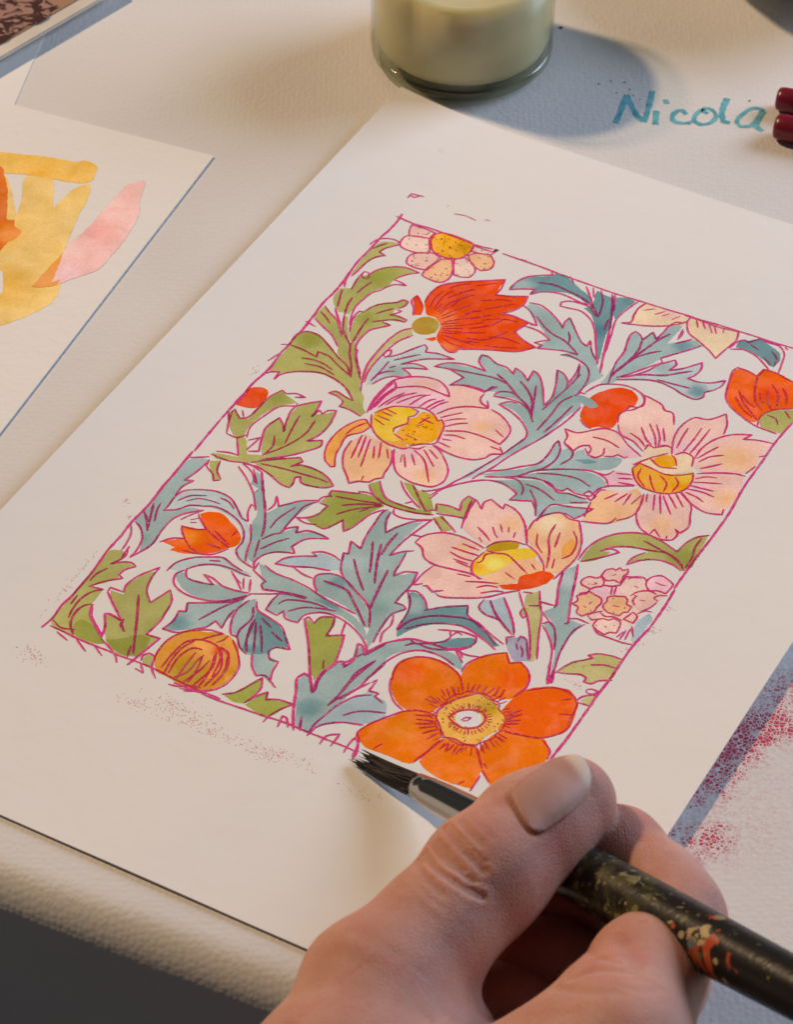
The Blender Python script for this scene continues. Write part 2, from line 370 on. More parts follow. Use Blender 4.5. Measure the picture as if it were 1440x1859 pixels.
ART = """
M painted_leaf
F g 481 1120 494 1086 522 1069 547 1059 574 1063 541 1103 522 1160 553 1171 525 1209 506 1265 499 1329 488 1376 478 1303 477 1213 478 1158
S 454 1137 462 1096 483 1066 522 1046 559 1046 577 1061 553 1091 528 1126 520 1161 538 1165 556 1170 530 1195 512 1231 504 1271 501 1333 494 1387
S 482 1155 499 1118 519 1086
M painted_leaf
F g 519 1475 537 1463 528 1381 552 1346 567 1318 584 1272 627 1227 672 1207 713 1203 758 1207 727 1230 701 1260 680 1311 681 1369 647 1408 627 1459 619 1522 616 1582 622 1636 591 1635 569 1639 501 1573 492 1492
B dg 590 1304 131
S 541 1471 528 1381 528 1336
S 561 1331 577 1281 627 1227 676 1203 718 1201 760 1206 724 1235 695 1273 680 1311
S 680 1311 709 1309 752 1320 701 1339 677 1372 664 1404 637 1444 624 1519 621 1579 639 1645 661 1700
S 533 1323 555 1324 569 1355 557 1368 540 1363 528 1336 533 1323
S 505 1493 524 1549 548 1613
S 575 1519 581 1573 608 1654 650 1745 670 1790
S 597 1373 584 1426 577 1479
M painted_leaf
F g 669 1686 654 1628 665 1593 675 1567 701 1504 741 1467 776 1442 800 1419 817 1429 816 1459 791 1502 794 1529 840 1537 877 1544 856 1566 820 1577 780 1604 827 1611 791 1646 762 1681 750 1735 742 1796 720 1799 679 1737
B dg 708 1626 55
S 685 1743 660 1682 649 1630 651 1590 676 1586
S 674 1577 690 1530 727 1485 774 1449 789 1421 816 1420 818 1453 801 1487
S 800 1497 824 1497 815 1513 786 1548
S 786 1548 822 1537 875 1541 874 1560 832 1565 795 1586 741 1631
S 782 1608 827 1611 793 1649 764 1684 754 1742 756 1798 775 1844 805 1892 876 1982
S 713 1613 718 1687 730 1775 736 1828
S 726 1572 746 1542 782 1497
M painted_stem
F g 494 1732 492 1638 554 1677 592 1702 645 1757 670 1790 611 1671 622 1646 675 1740 732 1821 747 1794 773 1845 819 1912 876 1982 911 2050 860 2079 779 2041 830 2017 765 1943 714 1906 692 1862 627 1805 554 1763
S 498 1740 558 1770 627 1805 673 1845 692 1862
S 494 1636 545 1672 588 1694 628 1738 670 1790
S 498 1682 541 1708 577 1734
S 652 1743 698 1793 736 1828 762 1879 812 1953 849 2024
S3 543 1625 574 1664 608 1702 637 1743
S 474 1778 533 1790
M painted_leaf
F g 486 1877 511 1844 553 1830 595 1839 662 1880 743 1934 809 1975 848 2019 938 2166 864 2098 791 2069 712 2069 640 2093 588 2129 558 2163 543 2150 501 2165 496 2045 490 1959
B dg 550 1888 78
S 486 1928 492 1862 520 1836 579 1837 654 1878 733 1929 794 1961 841 2013
S 494 2202 512 2171 548 2147 553 2205 560 2167 597 2120 650 2087 715 2062 791 2069 864 2098 938 2160
S 497 1960 563 1960 643 1974 629 1937 690 1942 751 1974 838 2014
S 586 2013 642 1997 702 2002 752 2019
S 616 2040 688 2027 776 2044
M painted_stem
F g 838 2025 857 1970 928 2073 962 2108 997 2176 1028 2201 1018 2234 947 2220 906 2222 905 2195 865 2163 816 2164 841 2145 887 2151 943 2163 864 2098
S 938 2160 887 2151 838 2140 813 2165 860 2166 900 2187 903 2223 947 2220 1018 2234
S 781 1835 801 1891 847 1954 896 2015
M painted_stem
F gp 924 1584 895 1623 874 1703 867 1809 876 1915 920 2045 903 1989 889 1874 890 1773 911 1693 950 1620
S 923 1582 892 1619 871 1699 866 1820 873 1917 906 2020 935 2086
S 953 1624 917 1690 901 1767 895 1871 900 1957 919 2024
M painted_tulip
F r 885 1386 876 1322 885 1258 927 1199 995 1148 1066 1103 1133 1058 1140 1120 1147 1174 1207 1152 1282 1115 1290 1187 1270 1233 1232 1283 1299 1274 1375 1283 1362 1313 1347 1367 1391 1399 1481 1422 1437 1475 1368 1519 1309 1542 1241 1575 1181 1609 1179 1632 1149 1643 1096 1623 1053 1585 1035 1510 980 1460 937 1462 907 1420
B ro 1018 1451 90
B ro 1128 1616 48
F r 824 1386 839 1360 871 1394 897 1415 915 1474 884 1497 868 1454
F r 1011 1620 1046 1583 1060 1598 1051 1620
C ol 914 1566 912 1510 938 1478 984 1469 1025 1504 1032 1557 1000 1592 954 1601
B g 1008 1513 24
S 885 1386 877 1310 892 1242 947 1182 1032 1122 1134 1052 1148 1121 1147 1174 1207 1152 1283 1109 1293 1179 1264 1248 1221 1290
S 1221 1290 1283 1272 1373 1279 1420 1280
S 1375 1283 1347 1367 1407 1402 1481 1422 1423 1489 1309 1542 1230 1581 1181 1609
S 963 1308 1000 1240 1044 1186
S 1008 1352 1024 1273 1063 1222
S 1083 1397 1111 1340 1145 1309
S 1128 1388 1198 1314
S 1155 1453 1218 1395 1267 1310
S 1177 1520 1253 1489 1319 1383
S 1153 1557 1199 1536 1240 1519
T 956 1416 960 1356
T 924 1411 913 1336 922 1272
T 946 1410 941 1308 962 1238
T 972 1419 994 1325 1031 1258
T 1003 1436 1040 1357 1081 1299
T 1029 1473 1095 1407 1157 1360
T 1044 1499 1127 1440 1195 1379
T 1058 1525 1153 1489 1230 1445
T 1066 1555 1143 1551 1227 1549
T 1068 1571 1135 1590 1190 1586
T 1037 1160 1078 1125 1112 1094
T 1106 1250 1169 1203 1235 1177
T 1151 1294 1209 1238 1255 1189
T 1177 1372 1250 1319 1326 1299
T 1255 1465 1325 1436 1409 1434
T 1271 1524 1344 1500 1412 1467
T 935 1241 968 1193 1008 1159
T 987 1433 997 1358
T 1012 1454 1054 1384
T 1025 1492 1098 1439
T 1045 1515 1128 1468
T 1059 1542 1135 1510
S 884 1497 860 1447 828 1407 831 1359 856 1380 899 1425
S 1096 1623 1152 1648 1179 1632 1178 1604
M painted_flower
O pe 552 901 615 894 679 900 676 951 623 963 581 981 561 938
D 8
O pp 575 985 676 951 729 1048 683 1074 620 1080 580 1067 566 1009
D 10
O pe 660 1099 748 1043 799 1063 779 1170 727 1181 673 1170 658 1137
D 14
O po 799 1069 842 1039 884 1104 901 1178 880 1220 817 1226 779 1217 774 1173
D 12
O pp 855 1037 893 997 954 1029 984 1072 981 1121 939 1139 906 1139 877 1084
D 10
O po 897 977 924 944 986 921 1029 962 1036 1018 1002 1050 956 1034 918 1002
D 10
O pp 886 899 943 897 995 897 986 921 922 939 894 943
D 5
C oc 694 971 681 918 707 884 769 874 854 881 881 890 893 955 873 1015 828 1040 778 1044 730 1023
B ocd 845 934 42
D 40
S 694 971 681 918 707 884 769 874 854 881 881 890 893 955 873 1015 828 1040 778 1044 730 1023 694 971
M painted_leaf
F db 1184 1106 1192 1037 1231 973 1274 943 1317 913 1319 888 1375 886 1416 910 1473 937 1529 964 1563 1003 1545 1025 1489 998 1430 996 1375 1016 1320 1047 1284 1091 1290 1046 1232 1073
B b 1228 1052 72
S 1294 890 1314 908 1265 940 1214 983 1188 1045 1185 1109 1238 1072 1290 1046 1285 1093 1326 1046 1391 1018 1455 1017 1502 1026 1558 1023
S3 1278 994 1347 973 1421 978 1500 992 1572 1021 1625 1072
M painted_leaf
F db 1551 951 1545 908 1586 920 1623 922 1643 934 1711 1104 1724 1188 1760 1304 1785 1391 1741 1315 1686 1210 1645 1142 1593 1079 1547 1058 1566 1025 1565 979
B dbb 1685 1165 66
F db 1645 910 1692 889 1737 893 1719 973 1711 1059 1685 1027
S 1486 906 1539 970 1577 1018
S 1519 899 1553 962
S 1561 899 1603 969 1635 1078
S3 1617 896 1651 965 1694 1068 1735 1182 1771 1298 1818 1438
S 1629 890 1679 1007
S 1748 887 1728 962 1716 1055 1746 1176 1776 1295
S 1782 1392 1720 1281 1663 1177 1611 1115 1545 1083 1492 1090 1446 1098 1438 1068 1468 1043 1520 1033 1571 1034
S 1683 1074 1701 1156
S3 1571 1034 1610 1070 1637 1083
S 1389 878 1426 916
M painted_leaf
F b 1309 1182 1322 1151 1365 1150 1432 1170 1492 1205 1527 1231 1517 1156 1548 1174 1600 1236 1662 1291 1699 1293 1745 1346 1805 1424 1843 1446 1829 1488 1816 1517 1800 1570 1795 1616 1780 1614 1775 1518 1751 1443 1698 1406 1651 1410 1604 1414 1645 1369 1570 1389 1518 1412 1484 1415 1498 1373 1512 1343 1424 1267 1369 1229
S 1309 1147 1366 1138 1437 1167 1502 1211 1529 1236 1517 1197 1522 1151 1552 1183 1600 1236 1652 1286 1683 1297 1679 1254 1717 1317 1764 1369
S 1293 1179 1339 1199 1379 1235 1415 1278 1385 1289
S 1370 1309 1446 1311 1514 1341 1483 1370 1460 1394 1502 1393 1489 1423 1548 1401 1607 1379 1675 1374
S 1604 1414 1631 1399 1690 1405 1743 1425 1779 1471 1797 1550 1795 1616
S 1385 1219 1445 1266 1510 1298 1574 1313 1631 1343 1675 1374
S 1562 1246 1590 1287 1602 1325
S 1707 1423 1740 1505 1744 1569
M painted_leaf
F b 1850 1332 1849 1253 1827 1155 1826 1101 1851 1101 1881 1125 1902 1052 1937 1093 1951 1024 1959 949 2005 953 2002 1026 1994 1101 2060 1044 2100 1011 2143 1037 2105 1088 2052 1159 2019 1207 1988 1284 1936 1383 1889 1488 1854 1517 1852 1411
B db 2065 1081 59
S 1884 1491 1850 1332 1849 1253 1828 1165 1822 1113 1833 1091 1862 1105 1886 1132 1904 1056 1939 1097 1945 1038 1952 973 1967 939 1999 926
S 2028 1082 2060 1044 2083 1013
S 2142 1035 2105 1088 2052 1159 2014 1210 2035 1233 1986 1305 1936 1383 1899 1433
S3 1876 1436 1877 1387 1894 1308 1900 1204 1885 1133
S3 1887 1331 1909 1249 1933 1156 1954 1083 1979 1029
S 1881 1394 1912 1268 1951 1206 1997 1160
S 2027 1053 2015 968
S 2030 1040 2025 983
M painted_leaf
F pb 1899 1433 1954 1393 1998 1318 2042 1244 2075 1195 2101 1211 2086 1258 2141 1218 2189 1151 2208 1190 2198 1235 2177 1281 2206 1279 2271 1262 2322 1214 2340 1213 2329 1269 2284 1343 2300 1363 2276 1391 2211 1394 2128 1372 2044 1376 1977 1404
B db 2258 1338 64
B b 2054 1267 64
S 1897 1429 1942 1394 2003 1316 2022 1265 2055 1217 2078 1189 2096 1213 2085 1269 2133 1227 2171 1176 2193 1144 2208 1190 2201 1243 2181 1279 2241 1275 2295 1248 2337 1206 2338 1249 2317 1295 2290 1329 2298 1359 2276 1391 2222 1392 2146 1372 2070 1366 2001 1390 1905 1445
S3 1917 1418 1987 1359 2085 1308 2136 1260 2179 1221
S 2064 1355 2140 1346 2220 1335
M painted_flower
F cr 1772 1003 1764 946 1784 883 1822 882 1920 878 1983 879 2003 883 2008 931 1934 988 1870 1024 1789 1050
B pe 1918 900 59
S 1785 878 1770 932 1774 992 1783 1038 1747 1068 1791 1054 1870 1024 1934 988 1991 936 2008 906 2007 876
T 1796 933 1841 897
T 1854 937 1889 891
T 1889 932 1911 899
T 1940 934 1963 890
O cr 2010 910 2011 873 2081 875 2162 875 2248 862 2262 919 2248 998 2233 1086 2187 1052 2105 1008 2049 980
B pe 2133 881 59
S 2043 881 2070 926
S 2071 875 2104 918
S 2104 877 2144 931
S 2129 873 2163 925
T 2180 875 2188 906
M painted_leaf
F dg2 2279 970 2280 919 2313 896 2358 860 2417 882 2469 904 2495 949 2492 1011 2469 1013 2427 987 2370 969 2320 967
S 2258 992 2275 922 2296 900 2318 908 2356 856 2397 864 2452 863 2493 901 2514 979 2528 1051
S 2265 993 2320 967 2387 979 2446 1016 2483 1045
S 2335 918 2379 934
S 2436 912 2477 949 2489 1003
S 2418 967 2470 1003
M painted_tulip
F o 2385 1305 2352 1187 2339 1116 2377 1094 2444 1106 2452 1043 2501 1045 2543 1043 2594 1064 2673 1053 2727 1123 2732 1217 2636 1270 2595 1326 2582 1390 2561 1410 2506 1393 2438 1362
B r 2564 1188 91
C g 2588 1396 2584 1341 2616 1291 2667 1259 2711 1237 2717 1320 2708 1420 2680 1424 2624 1430
S 2336 1123 2348 1096 2396 1094 2450 1108
S 2336 1123 2355 1205 2388 1313 2430 1357 2501 1395 2586 1426 2648 1431 2690 1433
S 2452 1111 2460 1048 2513 1044 2568 1059 2607 1067
S3 2452 1111 2481 1203 2521 1279 2566 1312
S 2418 1238 2472 1305 2537 1356 2574 1385
S 2447 1261 2492 1294 2530 1312
S 2421 1285 2485 1346 2548 1379
S 2507 1208 2541 1258 2554 1261
S 2529 1177 2569 1253 2604 1292
S 2531 1127 2584 1177 2613 1258
S 2586 1128 2625 1175 2645 1223
S 2599 1333 2643 1339 2669 1373
S 2661 1272 2701 1309
S 2591 1423 2578 1354 2609 1289 2683 1241
M painted_bud
F r 1867 1742 1858 1681 1860 1600 1895 1534 1941 1488 1994 1478 2044 1510 2055 1570 2033 1609 2025 1679 2037 1738 2020 1773 1980 1776 1950 1800 1914 1794
B o 1905 1760 37
F dgb 1791 1639 1812 1621 1894 1634 1913 1657 1892 1682 1826 1666
S 1820 1596 1853 1517 1904 1482 1962 1462 2023 1468 2070 1495 2083 1541 2065 1590 2038 1619
S 1882 1773 1926 1801 1953 1805
S 1788 1641 1804 1605 1829 1605
S3 2047 1481 2075 1506 2085 1553 2067 1576
M painted_flower
F pe 2040 1710 2038 1619 2069 1562 2070 1495 2115 1483 2179 1513 2231 1536 2269 1607 2299 1681 2320 1759 2269 1775 2221 1777 2218 1804 2141 1783 2071 1758
B pk 2237 1742 66
S 2059 1481 2108 1487 2162 1503 2186 1529 2223 1528 2264 1597
S 2045 1720 2087 1774 2153 1789 2221 1828
S 2040 1710 2021 1655 2035 1614 2036 1581 2074 1573
S 2144 1684 2200 1750 2234 1769
S 2166 1645 2223 1711 2260 1780
S 2195 1635 2247 1710 2265 1765
S 2231 1641 2276 1720
S 2118 1744 2174 1764 2213 1794
F pe 1857 1865 1911 1855 1955 1810 1989 1778 2060 1770 2114 1811 2200 1853 2229 1862 2182 1901 2151 1906 2093 1939 2053 1974 2009 1960 2005 1911 1973 1929 1949 1982 1892 1943 1884 1902
B pk 2169 1857 52
S 1852 1862 1913 1860 1964 1811 2005 1775 2069 1771 2143 1821 2229 1862
S 1852 1862 1884 1902 1894 1948 1949 1982 1966 1933 1996 1910 2015 1931 2017 1969 2053 1974 2075 1936 2062 1892
S 2086 1942 2119 1924 2133 1903 2169 1908 2177 1891
S 1984 1852 2046 1843 2120 1859
F pe 2336 1776 2306 1677 2292 1594 2326 1509 2384 1490 2438 1420 2470 1481 2485 1551 2447 1611 2430 1697 2434 1759 2366 1772
B pk 2367 1720 66
S 2338 1781 2302 1679 2295 1592 2325 1507 2383 1488 2436 1415 2470 1481 2483 1546
S 2341 1735 2332 1662 2329 1586
S 2376 1740 2382 1647 2381 1556
S 2407 1736 2413 1643 2416 1543
F pe 2444 1779 2438 1680 2469 1586 2516 1528 2591 1494 2574 1529 2700 1502 2691 1610 2693 1723 2610 1772 2504 1823 2469 1816
B po 2597 1671 118
S 2439 1769 2438 1680 2465 1595 2517 1531 2596 1489 2573 1536 2631 1512 2700 1502
S 2712 1586 2684 1613
S 2489 1843 2545 1807 2639 1764 2685 1759
S 2678 1743 2696 1677
S 2447 1752 2482 1669 2499 1634
S 2463 1769 2494 1713 2542 1675
S 2488 1806 2527 1766 2559 1730
F pe 2481 1860 2574 1798 2678 1762 2700 1845 2704 1943 2697 2033 2647 2046 2571 2037 2492 2005 2496 1928
B pk 2531 1934 66
B po 2675 1933 81
S 2482 1985 2553 2034 2628 2056 2699 2038 2689 2000
S 2497 1877 2537 1842 2579 1827
S 2500 1901 2560 1874 2614 1852
S 2496 1928 2557 1920 2603 1914
S 2492 1955 2560 1943 2622 1948
S 2495 1978 2554 1984 2594 2000
F pe 2363 2176 2351 2083 2404 2041 2492 2005 2551 2047 2597 2146 2601 2205 2587 2260 2552 2304 2504 2305 2453 2297 2395 2243
B pk 2429 2077 66
B po 2498 2223 81
S 2343 2075 2360 2128 2370 2208 2420 2278 2478 2301 2528 2304 2575 2285 2581 2239 2558 2215 2588 2229 2604 2178 2579 2106 2555 2045 2476 1989
S 2476 2296 2481 2257 2523 2294
S 2544 2271 2553 2290
S 2356 2068 2376 2119
S 2387 2057 2424 2153
S 2404 2041 2462 2157
S 2421 2044 2503 2141
S 2436 2023 2509 2094
S 2457 1999 2530 2071
F po 2166 2188 2190 2137 2258 2110 2306 2058 2341 2089 2355 2143 2364 2212 2332 2279 2288 2322 2241 2342 2186 2361 2172 2283
B pe 2272 2140 66
S 2182 2369 2237 2350 2294 2318 2306 2275
S 2313 2290 2354 2242 2367 2185 2344 2087
S 2183 2338 2166 2237
S 2162 2214 2170 2147 2190 2137
S 2209 2194 2244 2131
S 2296 2188 2295 2102
S 2255 2187 2282 2109
S 2325 2166 2338 2090
F pk 2141 2038 2182 2003 2244 1980 2297 2039 2182 2104 2161 2078
S 2100 2055 2146 2048 2166 2005
S 2180 2016 2243 1994
S 2201 2042 2261 2015
S 2213 2067 2284 2046
S 2171 2116 2286 2051
C cr 2209 1924 2240 1868 2218 1804 2234 1769 2276 1771 2317 1735 2329 1780 2366 1772 2400 1740 2434 1759 2456 1824 2487 1857 2452 1851 2384 1914 2306 1920 2240 1919
C oc 2227 1952 2241 1906 2301 1910 2369 1916 2420 1887 2472 1840 2493 1904 2484 1972 2436 2023 2380 2042 2314 2041 2265 2006
B y 2458 1898 52
C oc 2277 1860 2315 1801 2363 1799 2388 1836 2363 1869 2320 1881
S 2227 1952 2265 2006 2314 2041 2380 2042 2436 2023 2484 1972 2493 1904 2476 1850 2423 1892 2369 1916 2301 1910 2241 1906 2227 1952
S 2262 1932 2273 1989 2327 2034
S 2313 1954 2343 2000 2380 2042
S 2352 1932 2401 1967 2412 2024
S 2415 1910 2446 1942 2444 2006
S 2266 1854 2328 1882 2398 1856
S 2220 1930 2266 1854 2323 1783
S 2340 1786 2363 1799 2391 1841
S 2353 1779 2379 1745 2426 1751 2451 1813
S3 2222 1814 2221 1777 2256 1782 2271 1761 2295 1741 2321 1746
M painted_leaf
F b 1151 1766 1190 1721 1257 1700 1336 1688 1362 1685 1306 1639 1289 1598 1308 1581 1354 1601 1420 1619 1480 1640 1468 1597 1498 1608 1559 1651 1548 1574 1592 1599 1633 1653 1696 1770 1702 1680 1675 1597 1641 1516 1686 1535 1728 1578 1729 1511 1715 1441 1727 1423 1765 1457 1793 1541 1802 1602 1793 1639 1844 1687 1817 1799 1806 1912 1783 1989 1752 2048 1717 2141 1679 2225 1649 2325 1603 2392 1628 2285 1677 2195 1705 2064 1728 1988 1679 1920 1603 1866 1520 1853 1577 1816 1618 1814 1564 1790 1475 1819 1483 1782 1425 1804 1363 1806 1266 1849 1292 1780 1222 1753
B pb 1647 2243 157
B gb 1737 1693 84
S 1142 1770 1177 1723 1240 1693 1305 1684 1362 1685
S 1142 1770 1209 1755 1296 1772 1263 1851 1326 1816 1391 1806 1425 1804 1455 1754
S 1362 1685 1304 1640 1292 1591 1326 1588 1381 1613 1431 1613 1480 1640 1468 1597 1506 1609 1559 1651 1548 1574 1578 1585 1629 1644 1699 1769
S 1699 1769 1705 1700 1675 1597 1641 1516 1681 1527 1721 1571 1737 1617
S 1725 1579 1725 1502 1712 1426
S 1472 1821 1478 1785 1534 1758 1605 1789
S 1472 1821 1543 1803 1599 1803 1652 1827 1707 1893
S 1520 1853 1551 1819 1588 1810
S 1515 1856 1597 1880 1674 1923 1725 1989 1709 2072 1685 2159 1658 2237 1630 2315 1593 2398 1555 2481 1495 2535
S 1848 1695 1837 1798 1812 1898 1783 1989 1749 2071 1715 2163 1685 2263 1647 2347
S3 1415 1677 1479 1707 1566 1767 1634 1805 1684 1863
S 1169 1761 1257 1739 1339 1720 1423 1706 1484 1716
S3 1529 1668 1582 1704 1636 1761 1689 1871
S 1605 1658 1644 1756 1674 1836
S 1706 1797 1719 1714 1734 1618 1747 1490
S 1748 1934 1755 1812 1756 1704 1782 1645
S 1781 1931 1800 1819 1812 1705
M painted_leaf
F b 1665 2316 1731 2248 1806 2195 1848 2130 1865 2058 1860 1966 1869 1950 1901 2006 1925 1961 1952 1988 1987 1947 2023 1979 2059 1970 2136 1921 2162 1919 2168 1944 2164 1978 2140 2012 2100 2040 2019 2080 1942 2129 1867 2181 1800 2250 1727 2291
B pb 1875 2104 66
F db 1980 2029 2026 1999 2076 1991 2040 2027
F b 1750 2284 1871 2190 1944 2133 2037 2075 2116 2072 2172 2092 2154 2164 2109 2209 2050 2212 2018 2240 1956 2224 1907 2221 1840 2248
F b 1718 2327 1771 2298 1844 2256 1911 2229 1973 2245 2026 2256 2073 2230 2130 2238 2173 2244 2042 2328 2013 2364 2016 2423 2000 2443 1941 2354 1901 2367 1854 2394 1857 2341 1807 2328
B gb 1865 2296 54
S 1646 2358 1672 2291 1740 2238 1803 2176 1853 2127 1865 2058 1859 1977 1864 1948 1897 1998 1909 2064 1892 2137 1851 2190 1802 2254 1687 2319
S 1892 1948 1948 1979 1963 2023 1941 2088
S 1854 2183 1919 2137 2008 2086 2088 2057 2155 2071 2185 2105
S 1876 2187 1954 2153 2045 2133 2121 2151
S 1534 2543 1565 2475 1622 2402 1697 2339 1769 2319 1831 2335 1861 2349 1851 2400 1905 2375 1943 2358 1980 2404
S 1750 2284 1823 2268 1869 2304 1884 2346
S 1867 2274 1935 2276 2025 2307
S 1802 2254 1887 2222 1961 2221 2011 2254 2057 2238 2116 2236 2141 2232
S 1918 2215 1998 2241 2028 2234 2036 2210 2088 2221 2149 2207 2152 2175 2162 2139 2206 2093
S 2088 2287 2156 2249
S 1899 2297 1956 2356 1996 2435
S 2115 2206 2160 2231 2169 2196 2128 2178 2115 2206
S 1988 1936 2024 1968 2059 1970 2072 1941
M painted_leaf
F b 2013 2455 2019 2362 2067 2324 2193 2284 2149 2369 2099 2362 2052 2388
S 2017 2463 2014 2405 2026 2337 2100 2311 2194 2273 2167 2338 2149 2369 2097 2358
M painted_leaf
F pb 909 1945 901 1866 913 1822 950 1792 984 1735 1014 1680 1036 1654 1066 1698 1128 1682 1193 1682 1121 1723 1056 1769 1004 1836 1076 1804 1123 1805 1062 1835 1015 1857 1058 1870 1083 1883 1020 1919 978 1961 947 2024 936 2036
B b 1004 1891 65
S 931 1812 967 1768 997 1714 1031 1657 1050 1669 1061 1701 1117 1683 1199 1681 1143 1710 1084 1744 1037 1789 1002 1832 1050 1800 1100 1795 1126 1804 1070 1826 1020 1854 1062 1867 1081 1880 1055 1908 1011 1924 978 1961 956 2019
S 904 1817 902 1781 916 1764 928 1795 919 1823 904 1817
S 940 2001 945 1924 946 1840
S 968 1879 989 1853
S 943 1953 968 1911 1002 1887
S 961 1823 1001 1777 1046 1728
M painted_flower
F pk 1042 2150 1026 2083 1031 2015 1036 1947 1095 1886 1165 1857 1229 1859 1276 1888 1301 1922 1302 1982 1302 2047 1240 2049 1203 2059 1126 2098 1068 2146
B pe 1170 1893 84
S 1031 2200 1014 2112 1015 2024 1028 1945 1082 1888 1155 1852 1217 1850 1269 1881 1301 1922 1240 1919 1170 1920 1114 1946 1064 1985 1031 1944
S3 1029 2190 1021 2086 1033 1954
S3 1035 2176 1037 2077 1059 1983
S 1042 2150 1049 2048 1067 1990
S 1058 2141 1079 2064 1113 1996
S 1078 2114 1113 2023 1161 1969
S 1114 2077 1167 1993 1200 1963
S 1170 2062 1200 1975 1222 1951
S 1214 2053 1235 1987 1257 1964
S 1245 2046 1268 1985 1292 1950
S 1266 2045 1289 1984 1314 1953
F pe 1299 1918 1271 1858 1304 1828 1362 1817 1418 1818 1428 1878 1488 1898 1391 1953 1326 2001 1302 2047
B pk 1300 2005 42
S 1261 1852 1304 1828 1362 1817 1424 1815 1438 1763 1459 1762
S 1428 1824 1429 1866 1448 1889 1490 1903 1461 1860
F pe 1306 2055 1342 1992 1407 1944 1498 1904 1572 1926 1640 1984 1652 2041 1647 2097 1556 2095 1468 2098 1386 2139
B pk 1355 2081 54
B po 1522 2030 54
S 1306 2055 1342 1992 1405 1940 1492 1907
S 1505 1905 1572 1926 1642 1983 1653 2030 1647 2097 1552 2087 1473 2095 1391 2136
S 1333 2067 1367 2026 1403 1989
S 1360 2078 1396 2042 1439 2017
S 1378 2111 1417 2067 1458 2039
S 1586 2020 1641 2047
F pe 1390 2147 1470 2102 1556 2095 1647 2097 1687 2148 1643 2183 1608 2234 1539 2258 1465 2262 1412 2240 1394 2219
B pk 1422 2181 48
S 1392 2241 1448 2256 1526 2260 1598 2240 1634 2204 1641 2179 1689 2147 1655 2113
S 1616 2130 1663 2130
S 1399 2163 1443 2143 1497 2139
S 1406 2190 1448 2178
S 1399 2216 1464 2221
F pe 1265 2365 1294 2328 1342 2290 1386 2255 1449 2282 1518 2347 1538 2398 1537 2460 1496 2498 1433 2508 1365 2496 1311 2454
B pk 1339 2334 54
B po 1454 2445 66
S 1254 2350 1286 2416 1336 2481 1404 2504 1471 2502 1517 2487 1544 2436 1529 2362 1482 2305 1421 2256 1389 2248
T 1301 2366 1321 2417
S 1309 2361 1355 2434
S 1335 2341 1385 2401
S 1335 2315 1402 2350 1491 2470
S 1370 2290 1461 2369
S 1391 2278 1453 2316
F po 1062 2437 1072 2379 1096 2323 1166 2336 1231 2353 1271 2414 1294 2505 1290 2548 1265 2588 1204 2627 1179 2631 1123 2570
B pk 1128 2379 60
S 1063 2395 1070 2475 1109 2557 1160 2611 1190 2646 1218 2615 1262 2595 1274 2568 1301 2542 1293 2515 1285 2437 1250 2363
S 1085 2340 1118 2500
S 1105 2339 1143 2481
S 1130 2346 1182 2526
S 1168 2377 1203 2452
S 1181 2338 1224 2440
S 1225 2367 1261 2419
S 1221 2572 1228 2603
O poo 1051 2242 1090 2274 1076 2324 1031 2381 1040 2460 1047 2509 1082 2583 1066 2592 1023 2564 987 2490 979 2389 1001 2303 1030 2254
S 1021 2376 1030 2318 1065 2255
C y 1064 2202 1074 2143 1117 2108 1176 2074 1207 2079 1226 2100 1213 2129 1225 2176 1196 2213 1189 2239 1212 2268 1257 2285 1219 2317 1153 2312 1098 2269
B oc 1082 2171 42
C oc 1235 2117 1243 2069 1290 2064 1339 2090 1370 2136 1385 2202 1361 2248 1296 2295 1257 2285 1213 2257 1211 2216 1230 2173 1218 2137
D 26
C poo 1342 2110 1350 2073 1375 2113 1388 2169 1385 2202
C poo 1128 2305 1208 2323 1267 2279 1304 2322 1258 2338 1177 2330
S 1054 2197 1095 2271 1158 2320 1222 2337 1294 2328 1305 2311
S 1060 2183 1115 2104 1182 2071 1240 2049 1295 2061 1333 2093 1345 2076 1371 2104 1388 2169 1393 2230 1342 2264 1301 2303
S 1198 2255 1187 2235 1208 2196 1223 2172 1208 2132 1225 2112 1227 2078 1182 2071
S 1080 2193 1144 2195
S 1079 2216 1139 2235
S 1083 2160 1141 2164
S 1090 2134 1151 2143
S 1203 2263 1262 2282
S 1267 2152 1288 2087
S 1260 2113 1326 2119
T 1250 2247 1290 2245
T 1266 2174 1289 2140
S 1305 2311 1347 2298 1364 2267
M painted_leaf
F dgl 1140 2806 1149 2750 1144 2728 1213 2704 1260 2678 1315 2667 1373 2685 1394 2698 1367 2759 1351 2828 1329 2910 1319 2916 1289 2863 1265 2917 1240 2946 1198 2955 1140 2937 1169 2881 1178 2825
B g 1146 2793 54
S 1129 2817 1137 2777 1166 2756 1149 2750 1148 2723 1211 2700 1262 2682 1255 2670 1296 2657 1369 2677
S 1139 2817 1181 2818 1168 2891 1135 2930 1099 2950 1153 2960 1198 2944
S 1203 2952 1237 2952 1262 2913 1281 2862 1320 2925 1341 2884 1357 2815 1371 2767 1405 2718
S 1182 2747 1266 2725 1377 2693
S 1231 2785 1299 2737 1387 2697
S 1238 2847 1286 2785 1384 2704
S 1318 2782 1343 2742
M painted_stem
F dgl 1266 2603 1299 2564 1335 2615 1376 2653 1460 2656 1535 2644 1595 2631 1593 2652 1532 2676 1447 2684 1383 2690 1326 2661
F dgl 1392 2521 1438 2516 1476 2536 1521 2531 1592 2612 1559 2641 1499 2604 1434 2559
F g 1580 2578 1615 2569 1694 2564 1681 2501 1684 2469 1719 2470 1727 2536 1734 2602 1676 2605 1605 2625
F g 1616 2659 1647 2627 1721 2690 1691 2722
S 1270 2611 1316 2656 1378 2682 1447 2684 1535 2670 1608 2643
